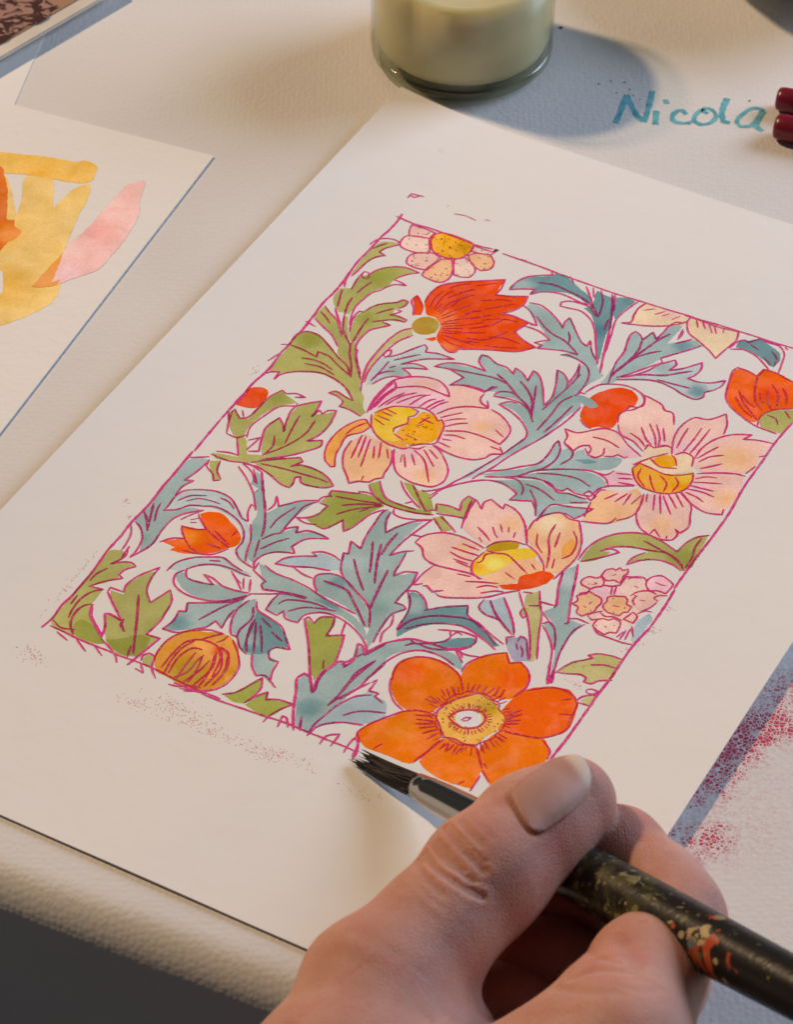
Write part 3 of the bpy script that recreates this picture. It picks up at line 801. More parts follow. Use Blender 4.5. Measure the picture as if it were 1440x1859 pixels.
S 1299 2564 1337 2614 1381 2650 1460 2656 1524 2650
S 1378 2519 1423 2565 1489 2610 1545 2639
S 1438 2516 1497 2575 1565 2638 1604 2610 1585 2575
S 1585 2575 1638 2561 1694 2564 1676 2504 1685 2464 1723 2472 1727 2536 1740 2599 1702 2605 1614 2630
S 1486 2530 1516 2523
S 1638 2636 1703 2670 1744 2696
S 1616 2659 1689 2718
S 1543 2559 1557 2510
S 1439 2688 1454 2720 1497 2726 1566 2702 1618 2673
S 1464 2639 1494 2607
M painted_flower
F pe 1754 2651 1727 2536 1713 2473 1773 2510 1768 2462 1788 2436 1856 2463 1855 2434 1916 2449 1978 2505 2027 2587 2014 2614 1959 2635 1893 2701 1827 2689
B po 1932 2531 66
S 1753 2662 1731 2584 1708 2476
S 1724 2467 1773 2510 1763 2465 1781 2435 1854 2465 1847 2433 1891 2439 1948 2472 1999 2533 2045 2616
S 1810 2619 1856 2643 1897 2670
S 1867 2587 1895 2621 1917 2638
S 1888 2556 1919 2598
S 1927 2554 1943 2585
S 1968 2570 1976 2605
S 1846 2674 1870 2695
F pe 1624 2833 1634 2778 1695 2729 1763 2706 1835 2704 1896 2719 1884 2785 1898 2836 1916 2883 1833 2901 1762 2917 1699 2899 1660 2852
B po 1818 2773 54
S 1621 2835 1631 2785 1693 2725 1770 2707 1839 2712 1898 2723
S 1621 2835 1663 2851 1699 2899 1755 2916 1835 2905 1920 2891 1976 2898
S 1771 2785 1836 2782 1899 2776
S 1780 2814 1832 2824 1895 2818
S 1810 2846 1882 2844
S 1829 2855 1902 2857
S 1802 2743 1884 2746
F pe 1759 2924 1837 2909 1924 2898 2029 2897 2064 2915 2023 2986 1968 3031 1856 3080 1866 3037 1816 3055 1751 3044 1747 2988
S 1759 2924 1742 2991 1739 3070 1770 3043
S3 1778 3057 1791 3045 1829 3067 1866 3037
S 1843 3068 1873 3075 1968 3031 2037 2988 2104 2917 2149 2877
S 1869 2919 1928 2906
S 1921 2943 1984 2913 2049 2886
S 1979 2954 2014 2920 2060 2908
S 2010 2974 2060 2932 2092 2919
F po 2005 2519 2006 2469 2037 2411 2083 2371 2137 2385 2172 2376 2229 2463 2256 2546 2265 2629 2240 2710 2183 2714 2150 2674 2081 2615 2045 2596
B cr 2080 2457 84
F poo 2185 2547 2198 2480 2223 2506 2238 2576 2210 2611
S 2009 2527 2006 2469 2030 2411 2086 2364 2128 2380 2177 2373 2243 2485 2266 2579 2255 2674 2240 2749
S3 1987 2510 2043 2607
S 2097 2438 2106 2522 2153 2614 2185 2703
S 2136 2476 2158 2572
S 2055 2531 2083 2594 2127 2628
S 2181 2440 2221 2487 2238 2576 2214 2619
S 2188 2633 2205 2692
C y 1906 2851 1897 2797 1913 2739 1970 2707 2018 2660 2074 2629 2110 2648 2112 2676 2048 2732 2010 2811 1969 2883 1935 2882
B oc 1921 2842 36
B yl 1984 2787 54
C ol2 1905 2724 1910 2682 1959 2635 2013 2624 2021 2654 1986 2688 1934 2728
C po 1972 2890 2010 2811 2048 2732 2108 2669 2162 2697 2187 2721 2131 2791 2112 2831 2057 2901
C r 2053 2893 2120 2846 2111 2803 2144 2765 2167 2733 2211 2717 2238 2731 2226 2786 2192 2834 2137 2879 2084 2904
S 1901 2716 1923 2670 1981 2627 2042 2617
S 1909 2732 1953 2727 1998 2711 2066 2741 2129 2773
S 2047 2614 2107 2640 2167 2694 2182 2724
S 1909 2820 1925 2801 1921 2754 1953 2727
S 1898 2836 1915 2874 1966 2903
S 2043 2812 2098 2829
S 1900 2854 1895 2818 1908 2742
S 2117 2712 2148 2734
M painted_stem
F gp 2181 2888 2222 2841 2260 2910 2292 2967 2330 3067 2362 3142 2388 3219 2373 3227 2307 3099 2254 3007 2213 2965
F g 2209 2957 2208 2986 2224 3005 2238 2988 2233 2953
S 2148 2887 2201 2953 2246 3003 2307 3099 2369 3220
S 2220 2837 2264 2917 2291 2958 2333 3066 2394 3206
S 2209 2957 2209 2995 2234 3019 2238 2988
S 2221 2941 2266 2916
S 2163 2879 2202 2866
S 2255 2894 2316 2888
M painted_leaf
F pbb 2040 3043 2049 3000 2070 2989 2102 2951 2148 3001 2205 3063 2245 3115 2222 3119 2143 3079 2069 3074
S 2042 2999 2043 3051 2083 3076 2148 3077 2230 3123
S3 2065 2991 2110 3041 2174 3090 2239 3128
S3 2107 2948 2165 3010 2218 3075 2246 3124
M painted_leaf
F pu 2230 3161 2246 3142 2266 3131 2296 3114 2332 3159 2378 3225 2314 3261 2252 3204
B pbb 2260 3181 30
S 2245 3189 2226 3153 2253 3129
S 2277 3153 2273 3118 2300 3121 2334 3176 2364 3223
S 2298 3168 2326 3199 2332 3223
S 2276 3163 2299 3195
M painted_leaf
F db 1816 3356 1799 3254 1791 3202 1754 3147 1754 3109 1801 3111 1860 3173 1918 3121 1979 3077 1995 3059 2030 3124 2093 3145 2163 3180 2224 3210 2203 3231 2119 3195 2037 3186 1954 3214 1876 3286 1828 3378
B b 1798 3179 72
S 1860 3173 1918 3121 1999 3066 2026 3117 2089 3138 2173 3174 2235 3195
S 1805 3335 1798 3227 1776 3163 1734 3111 1774 3098 1819 3120 1863 3171 1852 3182
S3 1809 3342 1831 3264 1893 3197 1970 3158 2043 3136 2128 3162 2205 3212
S 1835 3318 1891 3254 1964 3208 2037 3186 2123 3202 2220 3240
M painted_leaf
F b 1851 3466 1840 3399 1885 3364 1968 3336 2021 3278 2107 3221 2128 3237 2123 3276 2072 3314 2008 3350 1917 3374 1885 3410 1859 3434
B db 2078 3264 60
S 1836 3392 1882 3357 1968 3336 2009 3304 2022 3268 2003 3233 1956 3254
S 2003 3233 2052 3215 2115 3212 2127 3246 2107 3294 2051 3335 1978 3367 1915 3370 1881 3403
S 2023 3258 2032 3226 2061 3232
S 2071 3324 2136 3324 2179 3309
S 2091 3313 2123 3349
M painted_stem
F b 2289 2625 2258 2681 2277 2757 2321 2885 2291 2940 2351 2981 2324 3005 2390 3071 2437 3128 2474 3226 2498 3285 2484 3221 2463 3141 2453 3045 2468 2934 2409 2930 2404 2960 2362 2824 2322 2703
B pb 2301 2715 78
S3 2257 2691 2279 2775 2321 2885 2319 2900
S 2250 2897 2299 2892
S3 2290 2614 2325 2711 2362 2824 2412 2956 2399 2963
S 2277 2938 2337 2980
S 2323 3015 2369 3055 2420 3119 2451 3193 2495 3305
S 2319 3008 2339 2983 2373 3006 2414 3076 2431 3122
S 2402 2929 2432 2912 2490 2913
S 2477 2925 2453 2980 2454 3072 2463 3141 2484 3221 2510 3297
S3 2449 3194 2496 3313
S3 2480 3223 2505 3304
M painted_leaf
F g 2288 2596 2287 2529 2295 2465 2328 2397 2391 2337 2456 2311 2535 2312 2622 2345 2633 2300 2653 2230 2703 2185 2715 2336 2725 2399 2699 2441 2645 2421 2577 2427 2515 2461 2475 2512 2483 2449 2520 2404 2496 2393 2428 2415 2366 2450 2335 2492 2379 2477 2364 2525 2324 2576
B dg 2666 2371 78
S 2279 2592 2281 2503 2304 2430 2351 2364 2415 2320 2479 2303 2549 2314 2627 2342 2636 2278 2662 2221 2706 2183
S 2293 2594 2359 2527 2412 2463 2377 2458 2340 2489
S 2471 2518 2477 2462 2510 2409
S 2337 2496 2377 2444 2438 2409 2520 2389 2589 2372 2671 2407 2704 2439
S 2471 2518 2515 2461 2577 2427 2647 2425 2694 2444
S 2473 2346 2552 2362 2632 2379 2685 2410
S 2684 2214 2684 2283 2699 2344 2702 2420
M painted_flower
F pp 2397 2842 2353 2714 2365 2660 2407 2626 2426 2572 2484 2545 2537 2575 2592 2541 2636 2512 2697 2539 2699 2605 2688 2676 2654 2751 2657 2824 2622 2871 2620 2918 2569 2945 2512 2920 2467 2879
B pk 2474 2724 96
O pe 2349 2707 2353 2676 2370 2657 2394 2653 2411 2634 2434 2655 2439 2686 2418 2702 2403 2725 2383 2722 2362 2719
D 3
O pe 2409 2630 2409 2591 2429 2566 2448 2570 2456 2546 2473 2556 2490 2537 2499 2562 2492 2589 2497 2611 2494 2632 2466 2628 2442 2645
F pp 2503 2651 2506 2591 2566 2568 2607 2614 2574 2679 2528 2675
O pk 2603 2597 2592 2569 2599 2537 2634 2509 2664 2517 2699 2537 2700 2566 2697 2601 2659 2601 2628 2617
O po 2376 2840 2387 2810 2371 2790 2386 2768 2401 2759 2404 2739 2433 2746 2470 2755 2480 2782 2476 2808 2477 2836 2459 2864 2445 2887 2415 2879 2406 2847
D 3
O po 2493 2789 2497 2759 2489 2735 2508 2715 2530 2707 2551 2696 2570 2710 2578 2734 2603 2740 2603 2778 2587 2786 2581 2813 2550 2815 2525 2815
D 4
F pe 2566 2674 2599 2637 2661 2633 2688 2676 2650 2744 2605 2729
D 2
O pp 2508 2917 2511 2878 2528 2860 2552 2857 2568 2838 2600 2845 2612 2876 2614 2912 2589 2921 2574 2942 2538 2934
D 3
O pe 2605 2823 2623 2767 2649 2782 2652 2827
F pbb 2668 2847 2666 2791 2688 2743 2712 2768 2708 2826 2714 2878 2710 2936 2693 2926
S 2512 2920 2545 2948 2610 2951 2661 2952 2714 2943
S 2627 2933 2638 2890
S 2644 2943 2644 2878
S 2664 2932 2656 2862
S 2654 2845 2688 2902
S3 2438 2677 2477 2665 2499 2643
S 2477 2665 2494 2713
S 2505 2707 2493 2656
S 2503 2651 2503 2583 2568 2558
S 2463 2872 2481 2843 2508 2819
S 2642 2767 2665 2736 2694 2730
S 2708 2610 2672 2628 2664 2651 2686 2659
S 2403 2725 2401 2745 2374 2770
S 2515 2596 2539 2564 2573 2555 2594 2573
S 2569 2682 2589 2643 2628 2617 2663 2623
S 2650 2744 2673 2712 2685 2669
T 2400 2678 2414 2680 2401 2693
T 2448 2604 2461 2592
T 2422 2828 2438 2834
T 2529 2770 2558 2764
T 2553 2898 2566 2900
T 2625 2557 2653 2561 2677 2558
S 2501 2832 2532 2843 2558 2830 2604 2833
S 2610 2727 2590 2699 2595 2668
T 2559 2620 2578 2620
T 2616 2686 2640 2683
S 2465 2875 2491 2889 2518 2865
M painted_leaf
F b 1405 3094 1385 3046 1402 3027 1382 2969 1435 2979 1418 2900 1409 2786 1409 2725 1435 2711 1477 2837 1513 2767 1588 2705 1573 2803 1568 2953 1621 2903 1629 2977 1645 3056 1718 2995 1733 3083 1730 3199 1772 3203 1784 3225 1750 3272 1748 3339 1756 3436 1755 3492 1726 3453 1701 3384 1619 3261 1542 3219 1465 3176
B gb 1657 3258 90
B b2 1451 3068 72
S 1465 3176 1428 3139 1386 3041 1408 3038 1378 2962 1437 2983 1418 2900 1411 2814 1408 2736 1420 2709
S 1439 2718 1446 2774 1482 2844 1506 2791 1551 2725 1618 2673 1598 2749 1581 2818 1569 2894 1565 2960 1596 2918 1643 2882
S 1618 2910 1629 2977 1634 3042 1642 3062 1670 3017 1720 2994 1733 3083 1726 3144 1725 3201 1763 3199 1783 3211 1746 3265 1744 3332 1750 3403 1759 3453
S3 1443 3053 1508 3133 1573 3202
S3 1460 2916 1501 3001 1543 3094
S3 1499 2913 1538 3019 1593 3142
S3 1528 2818 1525 2899 1533 2973
S3 1603 3040 1618 3128 1640 3240 1652 3290
S3 1465 3176 1542 3219 1619 3261 1656 3297 1701 3384
S 1755 3269 1773 3325 1766 3384 1784 3439
S 1578 2800 1633 2789
M painted_leaf
F b 1359 3236 1382 3194 1432 3176 1474 3180 1528 3217 1587 3251 1648 3301 1696 3387 1681 3395 1611 3341 1533 3319 1476 3313 1419 3307 1384 3279
B db 1457 3209 54
S 1405 3305 1362 3253 1355 3218 1390 3185 1437 3173 1467 3180
S3 1397 3233 1455 3229 1512 3236 1574 3286 1626 3332 1682 3385
M painted_leaf
F pbb 1170 3236 1209 3175 1276 3127 1298 3095 1348 3087 1395 3094 1430 3138 1400 3155 1345 3176 1279 3203 1219 3227
S 1165 3244 1186 3193 1235 3150 1297 3116 1266 3104 1309 3079 1356 3077 1396 3089
S 1165 3244 1237 3222 1305 3189 1392 3164
S 1244 3223 1300 3240 1356 3242
M painted_leaf
F b 1106 3277 1133 3276 1185 3295 1267 3297 1338 3305 1424 3314 1517 3338 1605 3354 1681 3395 1731 3450 1716 3459 1633 3403 1569 3383 1517 3385 1446 3377 1361 3368 1288 3381 1205 3399 1191 3397 1161 3347
B db 1486 3355 72
S 1102 3269 1107 3324 1187 3357 1180 3379 1202 3405 1242 3393
S 1164 3455 1230 3418 1300 3379 1386 3364
S 1131 3272 1190 3292 1277 3292 1362 3301 1456 3324 1541 3333 1611 3341
S 1205 3399 1274 3379 1338 3362 1386 3354
M painted_leaf
F b 1273 3503 1265 3432 1272 3399 1323 3371 1401 3355 1481 3357 1533 3366 1565 3376 1521 3392 1452 3421 1425 3455 1430 3499 1387 3505 1346 3480 1330 3499
S 1272 3399 1268 3449 1273 3503 1330 3509 1342 3473 1368 3506 1427 3505 1430 3452 1477 3407 1535 3393 1600 3403 1677 3435 1746 3488 1765 3523
S 1301 3449 1314 3414 1349 3394 1423 3371 1495 3369
S 1357 3465 1402 3416 1464 3386 1533 3366
M painted_leaf
F dgl 1438 3466 1484 3478 1491 3432 1541 3404 1560 3426 1575 3510 1630 3480 1655 3558 1674 3638 1656 3721 1656 3766 1598 3699 1526 3584
S3 1440 3470 1501 3552 1560 3639 1614 3727 1678 3816
S 1442 3474 1449 3451 1489 3475 1496 3429 1546 3401 1563 3443 1570 3513 1633 3473 1660 3555 1678 3645 1663 3699 1662 3754 1685 3822
S 1600 3403 1621 3475
S 1632 3644 1653 3687
M painted_leaf
F b 1625 3847 1601 3806 1602 3751 1625 3757 1682 3823 1663 3744 1676 3665 1695 3618 1717 3623 1739 3593 1719 3522 1726 3499 1764 3533 1789 3473 1808 3435 1858 3526 1846 3633 1825 3698 1812 3813 1791 3913 1791 4001 1783 4031 1716 4016 1666 3930
B db 1714 3912 78
F pbb 1783 3988 1797 3901 1826 3805 1884 3701 1932 3719 1968 3725 2012 3806 1950 3876 1849 3924 1802 3977
S3 1722 4048 1668 3955 1620 3849 1589 3786 1600 3748 1623 3753 1682 3828 1684 3804 1672 3766 1668 3696 1683 3643 1685 3623 1710 3609 1725 3637 1736 3576 1708 3491 1727 3490 1764 3533 1808 3435
S 1785 4047 1779 3981 1791 3913 1810 3832 1850 3756 1900 3719
S 1866 3657 1878 3632 1879 3704 1921 3698 1914 3720 1962 3737
S 1861 3660 1837 3709 1795 3795 1774 3860
S3 1774 3860 1786 3756 1785 3640 1819 3539
S 1854 3877 1901 3824 1998 3779
S 1785 4047 1797 3979 1859 3919 1953 3883
S3 1713 3966 1744 4036
S 1862 3533 1846 3633
M painted_stem
F b 1722 3654 1740 3597 1767 3512 1812 3428 1887 3368 1967 3347 2047 3343 2121 3360 2156 3410 2115 3410 2036 3384 1958 3393 1881 3448 1848 3525 1836 3636 1807 3732 1788 3800 1739 3714
S 1707 3628 1761 3516 1809 3424 1882 3359 1913 3371 1964 3343 2048 3330 2126 3275
S 1799 3805 1834 3706 1842 3633 1861 3518 1900 3437 1958 3393 2036 3384 2111 3401
S 2079 3325 2137 3374
S3 1781 3759 1792 3661 1817 3542
F db 1994 3337 2031 3282 2064 3251 2117 3227 2121 3266 2078 3308
M painted_leaf
F g 2508 3225 2523 3159 2578 3106 2603 3093 2640 3166 2591 3198
M painted_leaf
F b 508 2858 532 2828 581 2815 577 2879 562 2981 582 2979 573 3056 580 3113 581 3193 617 3172 670 3122 730 3108 677 3158 639 3219 639 3309 653 3410 631 3452 630 3472 595 3394 553 3339 511 3315 510 3236 509 3156 504 3057 500 2936
B gb 610 3385 54
S 502 2847 572 2799
S 583 2818 576 2900 557 2984 593 2968 570 3027 576 3095 582 3172 581 3193 625 3162 663 3111 717 3085
S 730 3108 677 3158 644 3217 639 3299 648 3402 610 3517
S 511 3315 553 3339 595 3394 611 3463 610 3517
S3 509 3241 549 3282 588 3339
S3 520 3179 553 3260 583 3331
S 545 3164 555 3208 582 3273
M painted_leaf
F pb 592 3177 581 3092 604 3038 664 2998 733 2975 798 2989 865 3032 927 3077 985 3153 1032 3255 1073 3300 1028 3306 978 3256 963 3186 914 3114 842 3085 767 3077 696 3097 644 3137
S 576 3105 589 3047 641 3006 721 2977 788 2984 846 3023 902 3071 932 3074 901 3022 889 2973 906 2979
S 701 3094 761 3066 833 3070 905 3099 952 3143 977 3197 981 3255 1029 3296 1101 3313
S 600 3111 631 3058 693 3023
T 633 3097 671 3056 719 3043 772 3039
S 752 3005 797 3010 840 3036
S 674 3209 695 3163 730 3108
M painted_stem
F b 801 2783 826 2789 900 2881 970 2993 989 2962 997 2927 1051 2867 1124 2815 1095 2942 1091 3065 1135 3000 1157 3027 1235 2983 1285 2989 1247 3006 1188 3069 1179 3123 1191 3156 1114 3199 1081 3257 1083 3284 1050 3274 999 3165 952 3073 937 3001 863 2912 866 2869 821 2864
B db 855 2886 24
B gb 994 3109 66
S 714 2790 787 2842 863 2912 925 2998
S3 822 2771 886 2868 956 2970 1007 3062 1032 3127
S 969 2974 977 2929 958 2873 999 2926 1029 2889 1062 2850 1133 2805
S 1135 2809 1095 2872 1091 2935 1089 3016 1091 3065 1069 3087 1040 3142
S 1085 3078 1098 3031 1135 2995 1147 3033 1182 2998 1239 2991 1290 2997
S 1290 2997 1252 3013 1199 3053 1175 3116 1206 3147 1136 3177 1098 3218 1084 3274 1101 3313
S 1064 2895 1036 2995 1036 3065
S 1139 3077 1100 3128 1066 3197
S 951 3084 999 3165 1028 3248 1049 3294
S 1033 3147 1055 3213 1069 3254
S 721 2766 775 2787 832 2847
S 781 2773 844 2851
M painted_tulip
F o 673 3364 746 3303 700 3240 794 3212 747 3158 726 3135 761 3101 816 3089 865 3112 927 3147 963 3186 965 3234 944 3256 916 3301 864 3350 783 3386 733 3394 744 3368
B oo 765 3278 72
S 670 3371 700 3329 751 3300 716 3266 698 3236
S 700 3240 763 3229 804 3206 742 3161 721 3138
S 779 3368 851 3352 904 3327 948 3263
S 804 3206 876 3235 944 3256
S 839 3196 935 3241
S 849 3280 915 3277
S 753 3304 801 3336 849 3348
S 919 3191 922 3150
T 711 3189 737 3164
T 720 3204 745 3189
M painted_leaf
F b 852 3531 829 3505 840 3479 864 3485 888 3501 966 3495 1021 3474 1088 3474 1159 3458 1139 3503 1080 3550 1003 3579 926 3575
S 857 3451 865 3475 888 3501 941 3500 1005 3483 937 3449 979 3450 1045 3470 1116 3464 1162 3452
S 853 3467 834 3502 850 3551 897 3582 969 3589 1072 3559 1129 3508 1172 3456
M painted_leaf
F pb 786 3491 804 3432 844 3385 913 3341 969 3320 1035 3341 1074 3348 1108 3348 1096 3374 1028 3374 962 3377 899 3408 859 3454 835 3482
S 790 3508 799 3445 844 3385 908 3344 956 3322 1006 3337 1069 3351
S 856 3461 889 3413 948 3375 1014 3362 1077 3365 1116 3363
S 914 3365 957 3346
S 1028 3374 1078 3413 1124 3454
S 1095 3384 1127 3443
S 1125 3377 1158 3444
S 1065 3401 1102 3419
M painted_leaf
F b 957 3812 971 3748 966 3695 984 3680 966 3629 1026 3595 1098 3535 1161 3462 1169 3542 1166 3638 1167 3684 1124 3662 1110 3711 1067 3750 1001 3796
B db 1000 3750 66
S 1166 3469 1114 3540 1041 3586 967 3630 989 3677 961 3688 971 3748 957 3812 1023 3798 1077 3744 1110 3711 1124 3662 1169 3688 1158 3624 1158 3568
S 1159 3491 1115 3564 1086 3627 1059 3694
M painted_leaf
F b 1224 3690 1185 3637 1168 3562 1178 3500 1204 3466 1243 3520 1317 3544 1382 3564 1472 3651 1413 3685 1422 3734 1464 3738 1476 3804 1503 3861 1449 3847 1421 3844 1359 3761 1330 3768 1285 3747 1246 3705
F db 1247 3527 1331 3545 1404 3579 1466 3646 1409 3678 1414 3721 1360 3751 1303 3756 1271 3635
B b 1294 3696 54
S 1183 3487 1168 3562 1185 3637 1223 3699 1251 3702 1290 3745 1337 3769
S 1355 3754 1391 3816 1434 3855 1464 3838 1539 3877
S 1215 3479 1243 3520 1313 3537 1387 3561 1421 3597 1479 3657 1421 3676 1406 3707 1435 3745 1473 3742 1481 3801 1503 3861
S3 1219 3514 1248 3573 1240 3662 1251 3702
S3 1262 3575 1294 3696 1331 3758
S 1275 3586 1316 3666 1360 3751
S 1299 3592 1349 3666 1385 3728
S3 1283 3554 1347 3583
S3 1359 3604 1427 3631
S 1260 3594 1278 3659
M painted_leaf
F g 571 2610 495 2507 507 2467 561 2510 587 2494 586 2419 595 2338 620 2258 728 2295 667 2351 632 2436 621 2538 633 2606 657 2624 704 2702 761 2680 829 2663 923 2610 938 2623 899 2665 794 2724 680 2768 605 2795 568 2770 682 2736 620 2645
B dg 633 2305 60
S 502 2470 556 2513 583 2486 592 2405 597 2316 623 2251 651 2262 689 2241 741 2244 696 2265
S 728 2295 732 2315 670 2355 642 2441 626 2535 648 2608
S 557 2629 611 2629 638 2592
S 501 2481 528 2562 557 2629
S 611 2629 677 2728
S 690 2679 701 2578 663 2621
S 579 2753 631 2733 677 2728
S 567 2781 659 2780 742 2754 822 2771
M painted_leaf
F g 762 2670 707 2564 691 2488 704 2427 754 2463 767 2498 738 2387 742 2320 771 2271 814 2236 835 2321 856 2309 906 2260 929 2375 896 2489 951 2463 962 2494 911 2564 848 2637 798 2670
B dg 788 2571 42
S 700 2684 742 2660 711 2583 689 2510 707 2420 747 2457 773 2495 746 2425 731 2326 771 2271 815 2230 830 2313 828 2346 837 2288 862 2306 871 2274 906 2254 925 2356 920 2433 893 2496 949 2459 962 2494 922 2559 864 2628 780 2701
S 778 2364 795 2461 815 2556
S 856 2358 862 2455 829 2569 767 2677
S 750 2535 777 2599 772 2674
M painted_leaf
F g 750 2733 823 2677 923 2610 942 2630 909 2681 946 2649 1038 2639 1086 2663 1137 2691 1091 2732 1019 2752 987 2719 966 2731 982 2783 966 2803 882 2778 813 2755
S 748 2740 823 2677 921 2606 945 2624 914 2678 946 2649 1040 2643 1091 2660 1141 2694
S 721 2766 782 2752 862 2769 936 2799 978 2801 978 2765 966 2731 984 2715 1010 2747 1068 2740 1113 2722 1141 2694
S 789 2727 876 2709 973 2696 1064 2686 1107 2687
F g 585 2822 627 2798 654 2866 692 2906 676 2925 632 2888
S 581 2815 594 2859 638 2885 668 2924 692 2906
S 627 2798 647 2859 692 2901
M painted_bud
F r 493 2443 491 2380 489 2316 539 2279 577 2295 590 2352 578 2419 539 2437
B o 569 2299 18
S 483 2439 488 2327
S 538 2459 572 2503
S 486 2491 528 2562
M painted_leaf
F g 645 3724 708 3717 692 3669 700 3616 733 3549 753 3538 768 3616 794 3668 830 3705 866 3609 901 3655 920 3730 922 3776 915 3873 977 3865 959 3922 953 3998 890 4025 806 3998 761 3950 709 3858 749 3845 782 3854 741 3821 695 3781
F dg 788 3981 838 3943 890 3887 942 3885 954 3924 951 3995 885 4018 820 4000
S 639 3737 636 3710 699 3707 687 3662 701 3596 753 3504 756 3575 778 3649 830 3705 864 3600 904 3654 919 3739 924 3779 915 3873 977 3865 962 3948 944 4058
S3 639 3737 699 3788 741 3821 779 3856 722 3846 700 3854 744 3922 762 3977
S3 763 3690 826 3801 927 3994
S4 785 3843 795 3875 827 3904
S 894 3958 918 4027
M painted_leaf
F g 524 3992 524 3899 521 3787 521 3681 515 3607 505 3526 555 3496 584 3498 586 3546 570 3585 611 3551 659 3552 636 3580 621 3622 635 3643 608 3688 561 3744 615 3741 621 3794 623 3840 649 3891 718 3946 796 4004 732 4031 656 4027 551 4023
F dg 621 3973 633 3929 690 3934 741 3961 796 4004 728 4024 666 4022
B dg 572 3992 30
S 580 3481 588 3526 560 3590 603 3550 638 3540 662 3551 633 3587 626 3629 652 3638 596 3690 556 3747 617 3735 584 3768 566 3826 568 3892 581 3949
S 563 3618 541 3669 539 3719
S3 619 3833 596 3861 590 3916 611 3979 651 4021
S 541 3818 545 3877
S4 624 3831 654 3889 714 3939 764 3976
S 529 3990 585 4012 641 3994
S 764 3985 819 4009 874 4043 896 4071
M painted_tulip
F g 981 4010 976 3971 1007 3968 1032 4018 1014 4032
S 976 4013 969 3980 982 3959 1012 3965 1036 4024 1084 4070
S 979 4061 1023 4068 984 4026
F oc2 1017 3972 1007 3913 1012 3846 1045 3781 1081 3751 1132 3736 1184 3712 1217 3712 1263 3732 1327 3806 1348 3876 1346 3949 1318 4010 1259 4043 1184 4049 1110 4037 1068 4033
B poo 1217 3822 90
B ol 1176 3973 102
F poo 1110 3800 1155 3774 1216 3786 1262 3797 1293 3871 1299 3958 1257 3964 1232 3869 1169 3831 1117 3833
B r 1224 3800 42
F poo 1206 3737 1222 3709 1267 3739 1331 3813 1355 3909 1337 3955 1291 3835
B ocd 1339 3881 42
S 1158 4028 1150 3951 1148 3861
S 1209 4026 1206 3956 1185 3868
S 1097 4026 1084 3952 1086 3868 1110 3800
S 1261 4024 1255 3928 1225 3836
S 1305 3990 1309 3898 1274 3818
S 1193 3771 1210 3744 1217 3712
S 1017 3972 1007 3913 1012 3846 1045 3781 1081 3751 1124 3723 1191 3713 1162 3743 1125 3791
S 1070 4005 1069 3906 1085 3823 1135 3786 1211 3789 1253 3838 1281 3950
S 1112 4018 1101 3915 1126 3846 1164 3834
S 1144 4027 1176 3973 1179 3890 1186 3858
S 1190 4037 1216 3941 1222 3874
S 1237 4029 1253 3903 1222 3819
S 1280 4013 1286 3893 1242 3808
S 1244 3724 1309 3789 1350 3857 1349 3965 1307 4025 1249 4049 1160 4054
S3 1220 3784 1262 3797 1299 3849 1311 3924
S 1196 4069 1253 4055 1305 4044
S 1145 4071 1192 4063
M painted_leaf
F dgl 1373 4015 1410 3967 1438 3906 1462 3857 1483 3899 1484 3961 1475 4011 1432 4026
S 1366 4014 1409 3977 1440 3910 1462 3853 1487 3906 1483 3971 1470 4014
M painted_leaf
F dgl 1479 4018 1492 3975 1515 3926 1526 3911 1536 3950 1574 3938 1640 3918 1626 3961 1607 4016 1580 4036 1519 4031
S 1475 4002 1494 3956 1523 3912 1538 3953 1582 3929 1649 3922 1622 3964 1597 4022 1592 4068
M painted_flower
F o2 1927 3606 1906 3521 1925 3462 1982 3423 2049 3404 2126 3421 2194 3467 2223 3523 2214 3587 2173 3634 2153 3693 2111 3710 2059 3722 1990 3690
B o 1961 3520 92
F o2 2164 3439 2161 3368 2198 3292 2268 3229 2308 3273 2348 3251 2403 3293 2425 3353 2413 3444 2352 3490 2264 3515 2230 3547
B o 2362 3352 100
F o 2402 3521 2414 3432 2448 3365 2524 3318 2591 3300 2646 3342 2677 3421 2687 3510 2655 3561 2604 3606 2513 3624 2450 3647 2403 3603
F o2 2420 3756 2448 3649 2517 3622 2620 3596 2665 3636 2684 3707 2657 3767 2615 3845 2556 3922 2476 3863
F o2 2256 3800 2308 3771 2404 3764 2475 3851 2486 3890 2497 3974 2390 3988 2281 3970 2242 3946 2247 3875
F o2 2054 3735 2110 3698 2188 3684 2249 3766 2251 3834 2238 3934 2218 3974 2113 3981 2023 3985 1955 3954 1956 3895 1994 3827 2030 3783
B oo 2102 3838 92
S 1932 3617 1909 3514 1940 3450 2003 3415 2085 3415 2158 3444 2213 3516
S 1922 3599 1948 3653 1997 3706 2052 3731
S 2055 3736 2102 3703 2173 3686
S 2155 3422 2156 3363 2205 3284 2267 3231
S 2267 3231 2305 3280 2343 3252 2389 3279 2414 3311 2429 3372 2408 3441
S 2442 3382 2523 3319 2600 3314 2653 3354 2669 3436 2681 3508 2614 3594 2517 3623 2467 3634
S 2616 3598 2675 3645 2687 3693
S 2409 3766 2480 3858
S 2485 3866 2540 3912
S3 2261 3804 2244 3891 2224 3957
S 2492 3895 2495 3990
S 1998 4057 1978 3963 1953 3933 1972 3866 2023 3782 2055 3736
S 2133 3550 2164 3578
S 2149 3535 2177 3565
S 2172 3516 2202 3557
S 2102 3629 2152 3630
S 2106 3605 2153 3618
S 2104 3730 2174 3702
S 2122 3748 2189 3722
S 2131 3772 2196 3735
S 2155 3786 2206 3746
S 2181 3805 2219 3756
S 2210 3828 2234 3775
S 2286 3807 2284 3847
S 2301 3804 2309 3849
S 2322 3798 2313 3841
S 2336 3795 2340 3848
S 2355 3785 2353 3841
